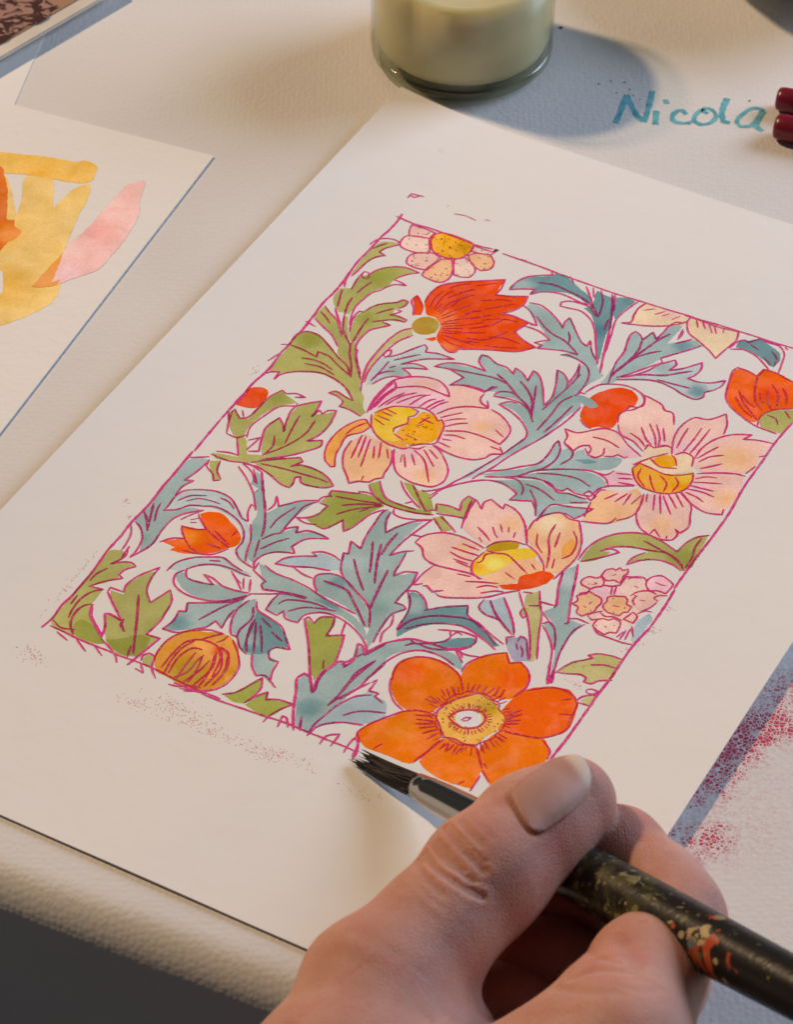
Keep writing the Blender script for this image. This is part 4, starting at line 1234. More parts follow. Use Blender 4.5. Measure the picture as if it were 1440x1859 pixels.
S 2407 3733 2436 3773
S 2415 3718 2450 3754
S 2429 3699 2468 3727
S 2439 3671 2488 3689
S 2447 3656 2491 3665
S 2427 3555 2473 3490
S 2432 3574 2484 3512
S 2434 3585 2494 3546
S 2447 3594 2497 3567
S 2362 3478 2358 3423
S 2339 3479 2330 3416
S 2311 3472 2316 3435
S 2286 3486 2286 3440
S 2261 3500 2257 3446
S 2242 3511 2238 3456
S 2616 3441 2663 3423
S 2587 3366 2622 3342
S 2050 3978 2067 3935
S 2435 3980 2450 3950
S 2473 3829 2499 3848
T 2426 3578 2447 3591 2449 3609 2452 3636 2441 3657 2444 3678 2440 3695 2431 3704 2416 3726 2405 3739 2401 3765 2381 3770 2361 3775 2347 3786 2323 3784 2307 3782 2291 3781 2264 3776 2254 3761 2235 3755 2213 3744 2199 3729 2194 3708 2185 3689 2179 3667 2177 3650 2173 3625 2182 3604 2179 3581 2186 3572 2194 3546 2213 3534 2224 3514 2239 3502 2260 3498 2280 3495 2296 3494 2317 3503 2345 3503 2355 3513 2383 3514 2383 3527 2400 3542 2423 3554 2439 3570
T 2436 3568 2463 3559
T 2447 3592 2468 3590
T 2453 3605 2479 3604
T 2459 3628 2491 3632
T 2455 3657 2491 3667
T 2456 3670 2496 3684
T 2451 3695 2485 3714
T 2446 3708 2476 3730
T 2431 3726 2463 3756
T 2423 3747 2451 3782
T 2408 3765 2423 3793
T 2389 3774 2408 3817
T 2370 3781 2375 3804
T 2361 3791 2366 3823
T 2337 3792 2337 3826
T 2320 3793 2317 3829
T 2298 3796 2289 3834
T 2274 3790 2258 3834
T 2261 3778 2240 3816
T 2237 3771 2215 3798
T 2226 3756 2197 3786
T 2213 3744 2194 3755
T 2193 3728 2173 3736
T 2186 3708 2164 3714
T 2177 3695 2136 3706
T 2173 3677 2152 3678
T 2170 3648 2126 3645
T 2168 3624 2122 3612
T 2172 3612 2138 3598
T 2174 3595 2146 3580
T 2183 3569 2167 3554
T 2193 3548 2158 3514
T 2205 3532 2185 3503
T 2215 3519 2195 3485
T 2231 3506 2211 3462
T 2248 3499 2236 3458
T 2264 3494 2254 3445
T 2285 3487 2287 3465
T 2304 3485 2308 3464
T 2327 3486 2333 3466
T 2346 3493 2360 3456
T 2363 3497 2381 3461
T 2375 3509 2396 3478
T 2401 3528 2425 3507
T 2413 3538 2437 3522
T 2424 3552 2455 3535
T 2374 3607 2391 3598
T 2379 3618 2399 3611
T 2381 3632 2399 3634
T 2380 3645 2397 3650
T 2375 3660 2390 3670
T 2369 3671 2390 3682
T 2357 3685 2370 3701
T 2346 3693 2360 3712
T 2336 3699 2346 3721
T 2323 3704 2330 3732
T 2308 3706 2313 3733
T 2292 3706 2284 3728
T 2282 3703 2278 3726
T 2269 3697 2259 3714
T 2259 3688 2245 3704
T 2252 3680 2241 3687
T 2246 3663 2220 3672
T 2245 3650 2220 3654
T 2246 3638 2221 3633
T 2250 3626 2232 3618
T 2256 3616 2240 3600
T 2266 3603 2251 3594
T 2281 3592 2265 3564
T 2294 3584 2285 3561
T 2302 3582 2299 3562
T 2318 3579 2317 3554
T 2333 3579 2339 3553
T 2345 3583 2349 3560
T 2358 3589 2374 3570
T 2367 3596 2382 3580
C ocf 2180 3682 2183 3658 2181 3625 2199 3598 2206 3565 2233 3539 2249 3507 2282 3494 2314 3494 2353 3506 2368 3520 2400 3536 2440 3581 2435 3618 2436 3651 2414 3685 2409 3721 2386 3768 2340 3771 2306 3768 2286 3790 2249 3767 2218 3739
B ol2 2342 3546 69
D 50
C pw 2256 3673 2253 3624 2288 3599 2335 3595 2359 3626 2350 3671 2305 3691
S3 2232 3675 2243 3635 2280 3598 2337 3583 2367 3611 2361 3659 2316 3696 2265 3691 2232 3675
S 2283 3664 2294 3640 2313 3630 2307 3650 2291 3665
S 2173 3686 2180 3637 2205 3578 2243 3528 2286 3486 2348 3497 2376 3504
S 2173 3686 2224 3736 2258 3784 2306 3768 2356 3773 2402 3753
T 2239 3627 2217 3616
T 2259 3604 2244 3590
T 2282 3586 2270 3564
T 2311 3580 2309 3553
T 2337 3583 2345 3561
T 2360 3604 2376 3589
T 2265 3691 2251 3710
T 2295 3702 2294 3730
T 2330 3693 2339 3716
T 2357 3667 2377 3683
M painted_leaf
F gp 2505 3228 2518 3179 2548 3133 2594 3089 2573 3078 2605 3057 2651 3044 2703 3044 2706 3103 2711 3168 2674 3198 2648 3231 2624 3224 2618 3201 2582 3202 2546 3214
S 2496 3240 2510 3195 2534 3148 2570 3114 2594 3089 2568 3084 2604 3056 2651 3044 2708 3041
S 2503 3233 2547 3217 2591 3200 2620 3204 2622 3230 2652 3228 2674 3198 2723 3170
S 2604 3130 2650 3106 2704 3100
M painted_leaf
F gp 2659 3337 2669 3305 2701 3285 2706 3327 2695 3348
S 2642 3345 2656 3309 2690 3284 2708 3278
S 2654 3347 2705 3346
S 2652 3270 2666 3255 2702 3255 2687 3278 2663 3283 2652 3270
M printed_border
S3 474 850 481 916 480 993 473 1054 473 1115 471 1202 468 1284 475 1374 482 1463 482 1551 477 1618 485 1728 490 1821 489 1883
S3 472 1336 486 1427 506 1473
S3 487 2565 491 2690 496 2803
S3 483 1873 490 1959 487 2029 497 2134 494 2202 485 2285 491 2380 487 2458 487 2565
S 458 1980 484 1963
S 465 2110 481 2044
S3 491 2806 494 2904 497 2989 498 3071 504 3148 505 3239 501 3311 503 3380 506 3418
S 505 3339 536 3389 552 3458 555 3496
S 572 3457 582 3539
S3 507 3397 505 3536
S3 505 3536 515 3617 521 3691 522 3767 523 3843 517 3898 525 3983 516 4053
S 539 4026 608 4027 679 4033 761 4033 839 4030 894 4031 970 4025 1050 4025 1148 4034 1250 4039 1375 4040
S 583 4041 651 4062
S 674 4035 751 4080
S 761 4033 823 4067
S 939 4061 955 3979 977 3865
S 1192 4063 1227 4034 1274 4025
S 1219 4075 1283 4039 1318 4010
S 1291 4052 1381 4050 1481 4043 1580 4036 1665 4027 1767 4027 1856 4025 1937 4023 2001 4025
S 1657 4063 1643 4000 1663 4002 1695 4046
S 1851 4062 1853 4009 1895 3972 1895 4050
S 1958 4054 1953 3996 1958 3959 1982 3980 2003 4029 2005 4071
S 459 881 475 883 553 888 638 880 735 881 818 883 895 888 980 876
F bk 986 891 986 866 1009 868 1001 894
S 1032 883 1149 883 1287 882
S 1125 878 1214 882 1303 885 1405 887 1520 887 1634 887 1759 880 1891 875 2021 866
S 1981 875 2089 865 2210 858 2246 857 2343 853 2416 853 2511 846 2609 849 2719 852
S4 2480 858 2497 869
S 2743 884 2737 1063 2721 1329
S3 2721 1329 2708 1485 2709 1651 2708 1829 2722 2020 2721 2191 2715 2350 2714 2481 2714 2558
S3 2719 2561 2725 2669 2726 2817
S3 2726 2817 2710 2948 2709 3056 2711 3168 2705 3283 2707 3349 2706 3474 2705 3576 2700 3658 2699 3787
S3 2703 3570 2699 3644
M ink_smudge
S 437 731 438 692 466 687 499 678
S 438 705 462 708 480 684
T 629 681 637 683
T 688 722 742 710 805 718
T 837 693 863 685
M ink_smudge
K 2749 2833 36 34 14
K 2740 2678 36 34 8
K 2726 2928 36 34 8
M ink_smudge
K 2599 3257 60 28 10
K 2698 2978 60 42 9
M ink_smudge
K 556 4196 66 59 26
K 621 4212 42 42 10
K 474 3768 24 186 14
L 470 3558 474 3768 473 3883 477 4003
M ink_smudge
K 1090 4227 72 51 24
K 1234 4173 133 76 60
L 969 4224 1048 4233 1145 4241 1264 4244 1319 4226
M ink_smudge
K 1437 4208 60 51 24
K 1701 4198 90 67 40
K 1578 4207 120 51 24
K 1343 4182 72 84 18
K 1816 4177 120 51 16
L 1379 4240 1503 4232 1670 4233 1747 4233
M ink_smudge
K 2134 4213 92 54 22
M ink_smudge
K 412 3236 30 34 8
K 477 3306 24 25 6
M ink_smudge
K 453 2195 36 51 8
"""
def parse_art():
    U = 0.00005; out = []; cur = None
    for ln in ART.strip().split('\n'):
        k, *r = ln.split()
        if k == 'M': cur = dict(name=r[0], fills=[], strokes=[], dots=[], specks=[]); out.append(cur)
        elif k in 'FOC':
            v = list(map(int, r[1:])); pts = [np.array([v[i]*U, v[i+1]*U]) for i in range(0, len(v), 2)]
            cur['fills'].append(dict(k=k, col=PAL[r[0]], pts=pts, blobs=[]))
            if k == 'O': cur['strokes'].append((pts, 0.00037, True))
        elif k == 'B': cur['fills'][-1]['blobs'].append((PAL[r[0]], int(r[1])*U, int(r[2])*U, int(r[3])*U))
        elif k == 'D': cur['fills'][-1]['dots'] = int(r[0])
        elif k == 'K': cur['specks'].append(tuple(int(x) for x in r))
        else:
            v = list(map(int, r)); pts = [np.array([v[i]*U, v[i+1]*U]) for i in range(0, len(v), 2)]
            wd = {'S': 0.00040, 'S3': 0.00050, 'S4': 0.00066, 'T': 0.00026, 'L': 0.00016}[k]
            if k == 'L': cur['specks'].append(pts)
            else: cur['strokes'].append((pts, wd, False))
    return out

def build_art():
    rnd = random.Random(11); zi = 0; areas = []; motifs = parse_art()
    for mi, m in enumerate(motifs):
        for fi, f in enumerate(m['fills']):
            f['mesh'] = area_mesh(f['pts'], f['col'], f['blobs']); f['z'] = 0.000012+fi*0.000003+(mi % 6)*0.00000045
            pl = f['mesh'][3]
            areas.append((min(p[0] for p in pl), max(p[0] for p in pl), min(p[1] for p in pl), max(p[1] for p in pl), pl, f['col']))
    def under(p):
        c = WHITE
        for x0, x1, y0, y1, pl, col in areas:
            if x0 < p[0] < x1 and y0 < p[1] < y1 and inside(p, pl): c = col
        return c
    def ink_on(p, ink=INK):
        u = under(p)
        if u is WHITE: return ink
        return tuple(max(0.006, i*(0.22+0.78*(c/wh)**0.75)*0.84) for i, c, wh in zip(ink, u, WHITE))
    def inks_on(Q):
        U = np.tile(np.array(WHITE), (len(Q), 1)); hit = np.zeros(len(Q), bool); lo, hi = Q.min(0), Q.max(0)
        for x0, x1, y0, y1, pl, col in areas:
            if hi[0] < x0 or lo[0] > x1 or hi[1] < y0 or lo[1] > y1: continue
            m = inside_many(Q, pl); U[m] = col; hit |= m
        ink = np.array(INK); R_ = np.maximum(0.006, ink*(0.22+0.78*(U/np.array(WHITE))**0.75)*0.84); R_[~hit] = ink
        return [tuple(r) for r in R_]
    zk = 0
    for m in motifs:
        nm = m['name']; multi = nm in ('painted_flower', 'painted_tulip', 'painted_bud')
        root = None
        if multi:
            root = bpy.data.objects.new(nm, None); C.objects.link(root); root.parent = SHEET; root.empty_display_size = 0.005
            q = sheet_pt(*m['fills'][0]['pts'][0]); root.location = q
        V, F, K = [], [], []
        for f in m['fills']:
            ov, tr, co, pl = f['mesh']
            v3 = [sheet_pt(x, y, f['z']) for x, y in ov]
            if multi:
                v3 = [tuple(a-b for a, b in zip(v, root.location)) for v in v3]
                coloured('flower_centre' if f['k'] == 'C' else 'petal', v3, tr, co, M_PAINT, root)
            else:
                b = len(V); V += v3; F += [tuple(i+b for i in t) for t in tr]; K += co
        if not multi and V and m['strokes'] and nm != 'printed_border':
            root = coloured(nm, V, F, K, M_PAINT, SHEET); V, F, K = [], [], []
        elif multi: V, F, K = [], [], []
        elif V and nm != 'printed_border':
            coloured(nm, V, F, K, M_PAINT, SHEET); V, F, K = [], [], []
        off = root.location if (root and multi) else (0, 0, 0)
        for pts, wd, cl in m['strokes']:
            sv, sf = stroke_mesh(pts, wd, True, cl); b = len(V); zk += 1
            dz = 0.000068+(zk % 16)*0.000001
            A = np.array(sv); cols = []
            for c in inks_on((A[0::2]+A[1::2])/2): cols += [c, c]
            V += [tuple(a-o for a, o in zip(sheet_pt(x, y, dz), off)) for x, y in sv]; K += cols
            F += [tuple(i+b for i in f) for f in sf]
        def speck(p, sx, sy, ang, col, dz):
            b = len(V); n = 6; ca, sa = math.cos(ang), math.sin(ang)
            for i in range(n):
                a = 2*math.pi*i/n; r = 0.7+0.5*rnd.random(); x = sx*r*math.cos(a); y = sy*r*math.sin(a)
                V.append(tuple(q-o for q, o in zip(sheet_pt(p[0]+x*ca-y*sa, p[1]+x*sa+y*ca, dz), off))); K.append(col)
            F.append(tuple(range(b, b+n)))
        for fi, f in enumerate(m['fills']):
            if f.get('dots'):
                pl = f['mesh'][3]; xs = [p[0] for p in pl]; ys = [p[1] for p in pl]; got = 0
                for _ in range(4000):
                    if got >= f['dots']: break
                    p = (rnd.uniform(min(xs), max(xs)), rnd.uniform(min(ys), max(ys)))
                    if inside(p, pl) and not any(inside(p, q['mesh'][3]) for q in m['fills'][fi+1:]):
                        got += 1; s = rnd.uniform(0.00013, 0.00025)
                        speck(p, s*rnd.uniform(1, 2), s*.8, rnd.uniform(0, 3), tuple(v*0.42 for v in ink_on(p, f['col'])), 0.000064)
        for sp in m['specks']:
            if isinstance(sp, tuple):
                x, y, a, b2, n = sp
                for _ in range(n*2):
                    p = (x*.00005+rnd.gauss(0, a*.00005*.45), y*.00005+rnd.gauss(0, b2*.00005*.4)); s = rnd.uniform(0.00005, 0.00013)
                    t = rnd.uniform(0.25, 0.75); col = tuple(i*t+wv*(1-t) for i, wv in zip(INK, WHITE))
                    speck(p, s*rnd.uniform(1, 3.2), s*0.8, rnd.uniform(-.5, .5)+(1.2 if rnd.random() < .25 else 0), col, 0.000028+rnd.random()*0.00001)
            else:
                pl = smooth_line(sp)
                for p in pl:
                    if rnd.random() < 0.5:
                        t = rnd.uniform(0.25, 0.75); col = tuple(i*t+wv*(1-t) for i, wv in zip(INK, WHITE))
                        speck((p[0]+rnd.gauss(0, .0001), p[1]+rnd.gauss(0, .0001)), rnd.uniform(.0001, .0003), .00008, rnd.uniform(0, 3), col, 0.000028+rnd.random()*0.00001)
        if V:
            if root is not None: coloured('ink_lines', V, F, K, M_INK, root)
            else: coloured(nm, V, F, K, M_INK, SHEET)
build_art()

# ---------------------------------------------------------------- the watercolour swatch card and the sheet under it, far left
def quad_sheet(name, label, cat, corners, lift, thick, mat, n=24):
    q = [np.array(c[:2]) for c in corners]
    o = thing(name, label, cat, (0, 0, 0))
    def fn(s, t):
        p = q[0]*(1-s)*(1-t)+q[1]*s*(1-t)+q[2]*s*t+q[3]*(1-s)*t
        return (p[0], p[1], lift(s, t))
    slab_grid('paper', fn, n, n, thick, mat, o)
    return o
kB = P(388, 283, .00045); kA = P(24, 190, .00045); kR = P(0, 785, .00045)
du = (kA-kB)[:2]; du /= np.linalg.norm(du); dv = (kR-kB)[:2]; dv /= np.linalg.norm(dv)
k0 = kB[:2]; k1 = k0+du*0.19; k2 = k1+dv*0.14; k3 = k0+dv*0.14
CARD = quad_sheet('swatch_card', 'cream watercolour card with yellow, orange and pink brush strokes', 'card', (k0, k1, k2, k3),
                  lambda s, t: 0.00045, 0.00022, M_CARD)
uA = P(84, 52, .0005); uB = P(24, 191, .0005)
ed = (uB-uA)[:2]; ed /= np.linalg.norm(ed); ep = np.array([-ed[1], ed[0]]);  ep = ep if ep[0] < 0 else -ep
UND = quad_sheet('blank_sheet', 'blank white sheet between the carved block and the swatch card', 'paper',
                 (uA[:2]-ed*0.01, uA[:2]-ed*0.01+ep*0.12, uB[:2]+ed*0.015+ep*0.12, uB[:2]+ed*0.015), lambda s, t: 0.00021, 0.00016, M_PAPER, 6)
def card_paint():
    def pt(x, y):
        p = P(x/3.4286, 240+y/3.4286, 0.00045); return np.array([p[0], p[1]])
    def zc(p):
        s = np.dot(np.asarray(p)-k0, du)/0.19; return 0.00045
    strokes = [
        ((204, 166, 92), [(-60, 270), (20, 262), (60, 340), (100, 520), (130, 430), (165, 275), (315, 290), (330, 400), (325, 480), (400, 400), (480, 340), (560, 318), (560, 370), (500, 500), (430, 650), (400, 730), (385, 920), (370, 965), (340, 1040), (200, 1130), (0, 1205), (-80, 1220), (-80, 1010), (0, 1005), (20, 930), (0, 860), (-60, 850)], [((196, 150, 66), 40, 950, 260), ((200, 150, 66), 60, 640, 140)]),
        ((210, 158, 70), [(-60, 128), (150, 140), (300, 155), (480, 185), (520, 178), (595, 205), (580, 290), (520, 318), (400, 305), (200, 270), (-60, 232)], [((206, 148, 52), 230, 250, 90)]),
        ((190, 96, 30), [(-60, 180), (0, 210), (40, 330), (45, 450), (45, 545), (85, 548), (90, 590), (125, 615), (100, 655), (40, 690), (0, 740), (-60, 780)], [((202, 124, 48), 60, 640, 120)]),
        ((212, 158, 140), [(300, 935), (330, 870), (370, 780), (430, 700), (550, 590), (640, 490), (730, 390), (800, 325), (900, 305), (900, 330), (870, 420), (865, 510), (800, 630), (700, 760), (600, 860), (520, 890), (430, 920), (380, 940), (330, 945)], [((206, 142, 124), 620, 620, 150), ((216, 160, 150), 400, 880, 130)]),
        ((200, 130, 58), [(190, 965), (250, 900), (390, 750), (345, 880), (312, 938), (380, 918), (350, 950), (280, 965)], []),
    ]
    for i, (c, pts, bl) in enumerate(strokes):
        b = [(pig(k), *pt(x, y), r/3.4286/8.0/1000) for k, x, y, r in bl]
        ov, tr, co, pl = area_mesh([pt(*p) for p in pts], pig(c), b, 0.0025, 0.0002, 110)
        coloured('brush_stroke', [(x, y, zc((x, y))+0.00004+i*0.000012) for x, y in ov], tr, co, M_PAINT, CARD)
card_paint()

# ---------------------------------------------------------------- the handwritten name and flecks on the cloth
def marker_mat():
    g = N('teal_marker'); co = g.coords('Object')
    c = g.mix(g.ramp(g.noise(co, 300, 3), 0.35, 0.65), pig((70, 128, 128), .7), pig((98, 152, 146), .7))
    g.base(c); g.set(Roughness=0.5); g.normal(g.bump(g.voro(co, 900), 0.25, 0.0005)); return g.m
M_TEAL = marker_mat()
def handwriting():
    def pt(x, y):
        p = P(1080+x/4, 120+y/4, 0.0); return np.array([p[0], p[1]])
    W = 0.00125
    st = [[(152, 415), (185, 340), (215, 260), (235, 208)], [(235, 208), (270, 290), (310, 360), (352, 402)], [(360, 408), (385, 330), (405, 250), (422, 182)],
          [(450, 325), (446, 372), (443, 425)], [(512, 243), (528, 275)],
          [(668, 352), (640, 322), (600, 328), (565, 365), (580, 402), (640, 415), (700, 412)],
          [(825, 345), (790, 330), (800, 303), (852, 318), (882, 360), (850, 408), (780, 425), (720, 402), (735, 355), (790, 310)],
          [(965, 235), (940, 290), (925, 350), (935, 402), (985, 414)],
          [(1235, 322), (1160, 305), (1090, 340), (1035, 402), (1060, 440), (1130, 435), (1190, 380), (1235, 325)], [(1222, 330), (1190, 390), (1178, 440), (1222, 474)]]
    for k, s in enumerate(st):
        V, F = stroke_mesh([pt(*p) for p in s], W*(0.9 if k in (5, 6, 8) else 1.1), False)
        meshobj('handwriting', [(x, y, 0.00004+k*0.000004) for x, y in V], F, M_TEAL, CLOTH)
handwriting()
def simple(name, col, rough=0.5, **kw):
    g = N(name); co = g.coords('Object')
    g.base(g.mix(g.ramp(g.noise(co, 120, 3), 0.3, 0.7), tuple(c*.88 for c in col), col)); g.set(Roughness=rough, **kw)
    return g.m
M_FLECK = simple('brown_fleck', (0.10, 0.055, 0.03), 0.8)
rnd = random.Random(5)
def fleck(px, py, r):
    bm = bmesh.new(); bmesh.ops.create_icosphere(bm, subdivisions=1, radius=r)
    for v in bm.verts: v.co *= rnd.uniform(.7, 1.2); v.co.z *= .5
    o = bmobj('crumb', bm, M_FLECK, CLOTH); o.location = PV(px, py, r*.35)
for px, py, r in ((1019, 50, .0005), (1110, 147, .00025), (1135, 149, .00028), (1144, 162, .00028), (1150, 173, .0002), (1088, 152, .0003), (1362, 183, .0003), (1163, 180, .0002), (1120, 168, .0002)):
    fleck(px, py, r)

# ---------------------------------------------------------------- lathe helper
def lathe(prof, n=72, close=False):
    bm = bmesh.new(); rings = []
    for r, z in prof:
        if r < 1e-7: rings.append([bm.verts.new((0, 0, z))])
        else: rings.append([bm.verts.new((r*math.cos(2*math.pi*i/n), r*math.sin(2*math.pi*i/n), z)) for i in range(n)])
    for a, b in zip(rings[:-1], rings[1:]):
        for i in range(n):
            j = (i+1) % n
            if len(a) == 1 and len(b) == 1: continue
            if len(a) == 1: bm.faces.new((a[0], b[i], b[j]))
            elif len(b) == 1: bm.faces.new((a[i], b[0], a[j]))
            else: bm.faces.new((a[i], b[i], b[j], a[j]))
    return bm

# ---------------------------------------------------------------- glass of cloudy lemonade
def glass():
    ctr = P(838, 98, 0.0); R = 0.0231
    o = thing('drinking_glass', 'small straight glass of cloudy pale yellow drink behind the painted sheet', 'glass', tuple(ctr))
    g = N('clear_glass'); g.base((0.96, 0.99, 0.97)); g.set(Roughness=0.02, IOR=1.46, Transmission_Weight=1.0)
    tr = g.n('ShaderNodeBsdfTransparent'); tr.inputs[0].default_value = (0.93, 0.95, 0.92, 1)
    fr = g.n('ShaderNodeLayerWeight', Blend=0.5); gl = g.n('ShaderNodeBsdfGlossy', Roughness=0.03)
    mx = g.n('ShaderNodeMixShader'); g.l(g.math('ADD', g.math('MULTIPLY', g.math('POWER', fr.outputs['Facing'], 4.0), 0.6), 0.035), mx.inputs[0]); g.l(tr.outputs[0], mx.inputs[1]); g.l(gl.outputs[0], mx.inputs[2])
    g.l(mx.outputs[0], g.out.inputs['Surface'])
    gb = N('thick_glass_base')
    tb = gb.n('ShaderNodeBsdfTransparent'); tb.inputs[0].default_value = (0.80, 0.82, 0.74, 1)
    fb = gb.n('ShaderNodeLayerWeight', Blend=0.5); gg = gb.n('ShaderNodeBsdfGlossy', Roughness=0.06)
    mb = gb.n('ShaderNodeMixShader'); gb.l(gb.math('ADD', gb.math('MULTIPLY', gb.math('POWER', fb.outputs['Facing'], 3.0), 0.5), 0.06), mb.inputs[0]); gb.l(tb.outputs[0], mb.inputs[1]); gb.l(gg.outputs[0], mb.inputs[2])
    gb.l(mb.outputs[0], gb.out.inputs['Surface'])
    wall = lathe([(R, 0.0048), (R, 0.036), (R-.0003, 0.0365), (R-.0007, 0.036), (R-.0007, 0.0052)])
    bmobj('wall', wall, g.m, o, True)
    base = lathe([(0, 0.0009), (R*.62, 0.0006), (R*.84, 0.0002), (R*.93, 0.0007), (R*.985, 0.0022), (R*.999, 0.0046), (R-.0013, 0.0048), (R*.86, 0.0036), (R*.5, 0.0031), (0, 0.0030)])
    bmobj('base', base, gb.m, o, True)
    gd = N('cloudy_lemonade'); co = gd.coords('Object')
    gd.base(gd.mix(gd.ramp(gd.noise(co, 70, 3), .3, .7), (0.66, 0.57, 0.335), (0.70, 0.61, 0.37)))
    gd.set(Roughness=0.35, Subsurface_Weight=0.9, Subsurface_Scale=0.010); gd.b.inputs['Subsurface Radius'].default_value = (1, .9, .5)
    liq = lathe([(0, 0.0034), (R*.5, 0.0035), (R*.86, 0.0041), (R-.0018, 0.0056), (R-.0009, 0.0080), (R-.0009, 0.029), (R-.0020, 0.0285), (0, 0.0284)])
    bmobj('drink', liq, gd.m, o, True)
glass()

# ---------------------------------------------------------------- carved block, top left
def block():
    e0 = P(0, 104, 0.0037); e1 = P(178, 0, 0.0037)
    d = (e1-e0)[:2]; d /= np.linalg.norm(d); nrm = np.array([-d[1], d[0]])          # nrm points away from the viewer
    if nrm[1] < 0: nrm = -nrm
    sh = P(268, 18, 0.0); Ht = 0.0037
    corner = sh[:2]-np.array([.81, -.58])*Ht/math.tan(EL)
    L = float(np.dot(corner-e0[:2], d))
    org = e0[:2]+d*L
    ZB = 0.0004
    o = thing('carved_printing_block', 'brown carved printing block on a pale board in the far left corner', 'printing block', (org[0], org[1], ZB))
    def loc(a, b, z): q = -d*a+nrm*b; return (q[0], q[1], z-ZB)
    def box(name, a0, a1, b0, b1, z0, z1, mat, bev=0.0003):
        bm = bmesh.new(); vs_ = [bm.verts.new(loc(a, b, z)) for z in (z0, z1) for a, b in ((a0, b0), (a1, b0), (a1, b1), (a0, b1))]
        for f in ((0, 1, 2, 3), (4, 5, 6, 7), (0, 1, 5, 4), (1, 2, 6, 5), (2, 3, 7, 6), (3, 0, 4, 7)): bm.faces.new([vs_[i] for i in f])
        bmesh.ops.recalc_face_normals(bm, faces=bm.faces)
        if bev: bmesh.ops.bevel(bm, geom=list(bm.edges), offset=bev, segments=2, affect='EDGES')
        return bmobj(name, bm, mat, o)
    g = N('pale_board'); co = g.coords('Object')
    g.base(g.mix(g.ramp(g.noise(co, 90, 4), .3, .7), (0.56, 0.51, 0.43), (0.66, 0.61, 0.53))); g.set(Roughness=.7)
    box('backing_board', 0.008, 0.10, 0.010, 0.09, ZB, 0.0026, g.m)
    box('board', 0.0, 0.10, 0.0, 0.10, 0.0026, 0.0037, g.m, .0003)
    g2 = N('brown_lino'); co = g2.coords('Object')
    g2.base(g2.mix(g2.ramp(g2.noise(co, 60, 4), .3, .7), (0.34, 0.185, 0.10), (0.42, 0.235, 0.13))); g2.set(Roughness=.6)
    box('lino_sheet', 0.0035, 0.0992, 0.0038, 0.0992, 0.0037, 0.0040, g2.m, .0001)
    g3 = N('inked_relief'); co = g3.coords('Object')
    k = g3.ramp(g3.noise(co, 260, 2, .5, 1.2), .46, .54)
    g3.base(g3.mix(k, (0.055, 0.020, 0.016), (0.36, 0.20, 0.16))); g3.set(Roughness=.45); g3.normal(g3.bump(k, .6, .0006))
    q = P(50, 50, 0.0042); a0 = -float(np.dot(q[:2]-org, d)); b0 = float(np.dot(q[:2]-org, nrm))
    bm = bmesh.new(); rr = random.Random(2); pts = []
    for i in range(26): pts.append((a0-0.012+i*0.0028, b0+rr.uniform(-.0008, .0008)+.0002))
    pts += [(0.095, b0+.02), (0.095, 0.095), (a0-0.014, 0.095)]
    for i in range(16): pts.append((a0-0.013+rr.uniform(-.001, .001), 0.09-i*(0.09-b0)/16))
    top = [bm.verts.new(loc(a, b, 0.0042)) for a, b in pts]; bot = [bm.verts.new(loc(a, b, 0.0040)) for a, b in pts]
    bm.faces.new(top)
    for i in range(len(pts)): bm.faces.new((top[i-1], top[i], bot[i], bot[i-1]))
    bmobj('inked_relief', bm, g3.m, o)
block()

# ---------------------------------------------------------------- bowl, top right (only its foot and shadow reach the picture)
def bowl():
    g = N('pale_glazed_ceramic'); co = g.coords('Object')
    g.base(g.mix(g.ramp(g.noise(co, 40, 3), .3, .7), (0.60, 0.61, 0.60), (0.68, 0.68, 0.66))); g.set(Roughness=.22)
    c = P(1470, -75, 0.0)
    o = thing('ceramic_bowl', 'pale ceramic bowl at the far right corner, mostly out of the picture', 'bowl', tuple(c))
    prof = [(0, .0016), (.0165, .0016), (.0172, .0002), (.0195, .0002), (.0202, .003), (.026, .006), (.034, .013), (.0385, .021), (.0395, .0235), (.0385, .024), (.0368, .021), (.032, .0135), (.024, .0075), (.012, .005), (0, .0048)]
    bmobj('body', lathe(prof, 96), g.m, o, True)
bowl()

# ---------------------------------------------------------------- two dark red pens
def pen(px, py, qx, qy, r, label):
    a = PV(px, py, r); b = PV(qx, qy, r); d = (b-a).normalized()
    o = thing('felt_pen', label, 'pen', tuple(a-Vector((0, 0, r))), 'dark red pens beside the handwritten name')
    m = simple('dark_red_plastic', (0.185, 0.004, 0.022), .32)
    rot = d.to_track_quat('Z', 'Y').to_matrix().to_4x4()
    def piece(name, prof, mat):
        bm = lathe(prof, 40); bmesh.ops.transform(bm, matrix=Matrix.Translation((0, 0, r)) @ rot, verts=bm.verts); return bmobj(name, bm, mat, o, True)
    piece('cap', [(0, 0), (r*.72, 0.0), (r*.90, .0004), (r*.97, .0012), (r, .003), (r, .040), (r*.9, .0405), (0, .0405)], m)
    piece('barrel', [(0, .0406), (r*.86, .0406), (r*.9, .042), (r*.9, .13), (r*.7, .134), (0, .134)], simple('red_barrel', (0.25, 0.008, 0.03), .35))
pen(1412, 178, 1446, 185, .0031, 'dark red pen behind the other one, right of the handwriting')
pen(1408, 228, 1446, 236, .0033, 'dark red pen nearest the painted sheet, right of the handwriting')

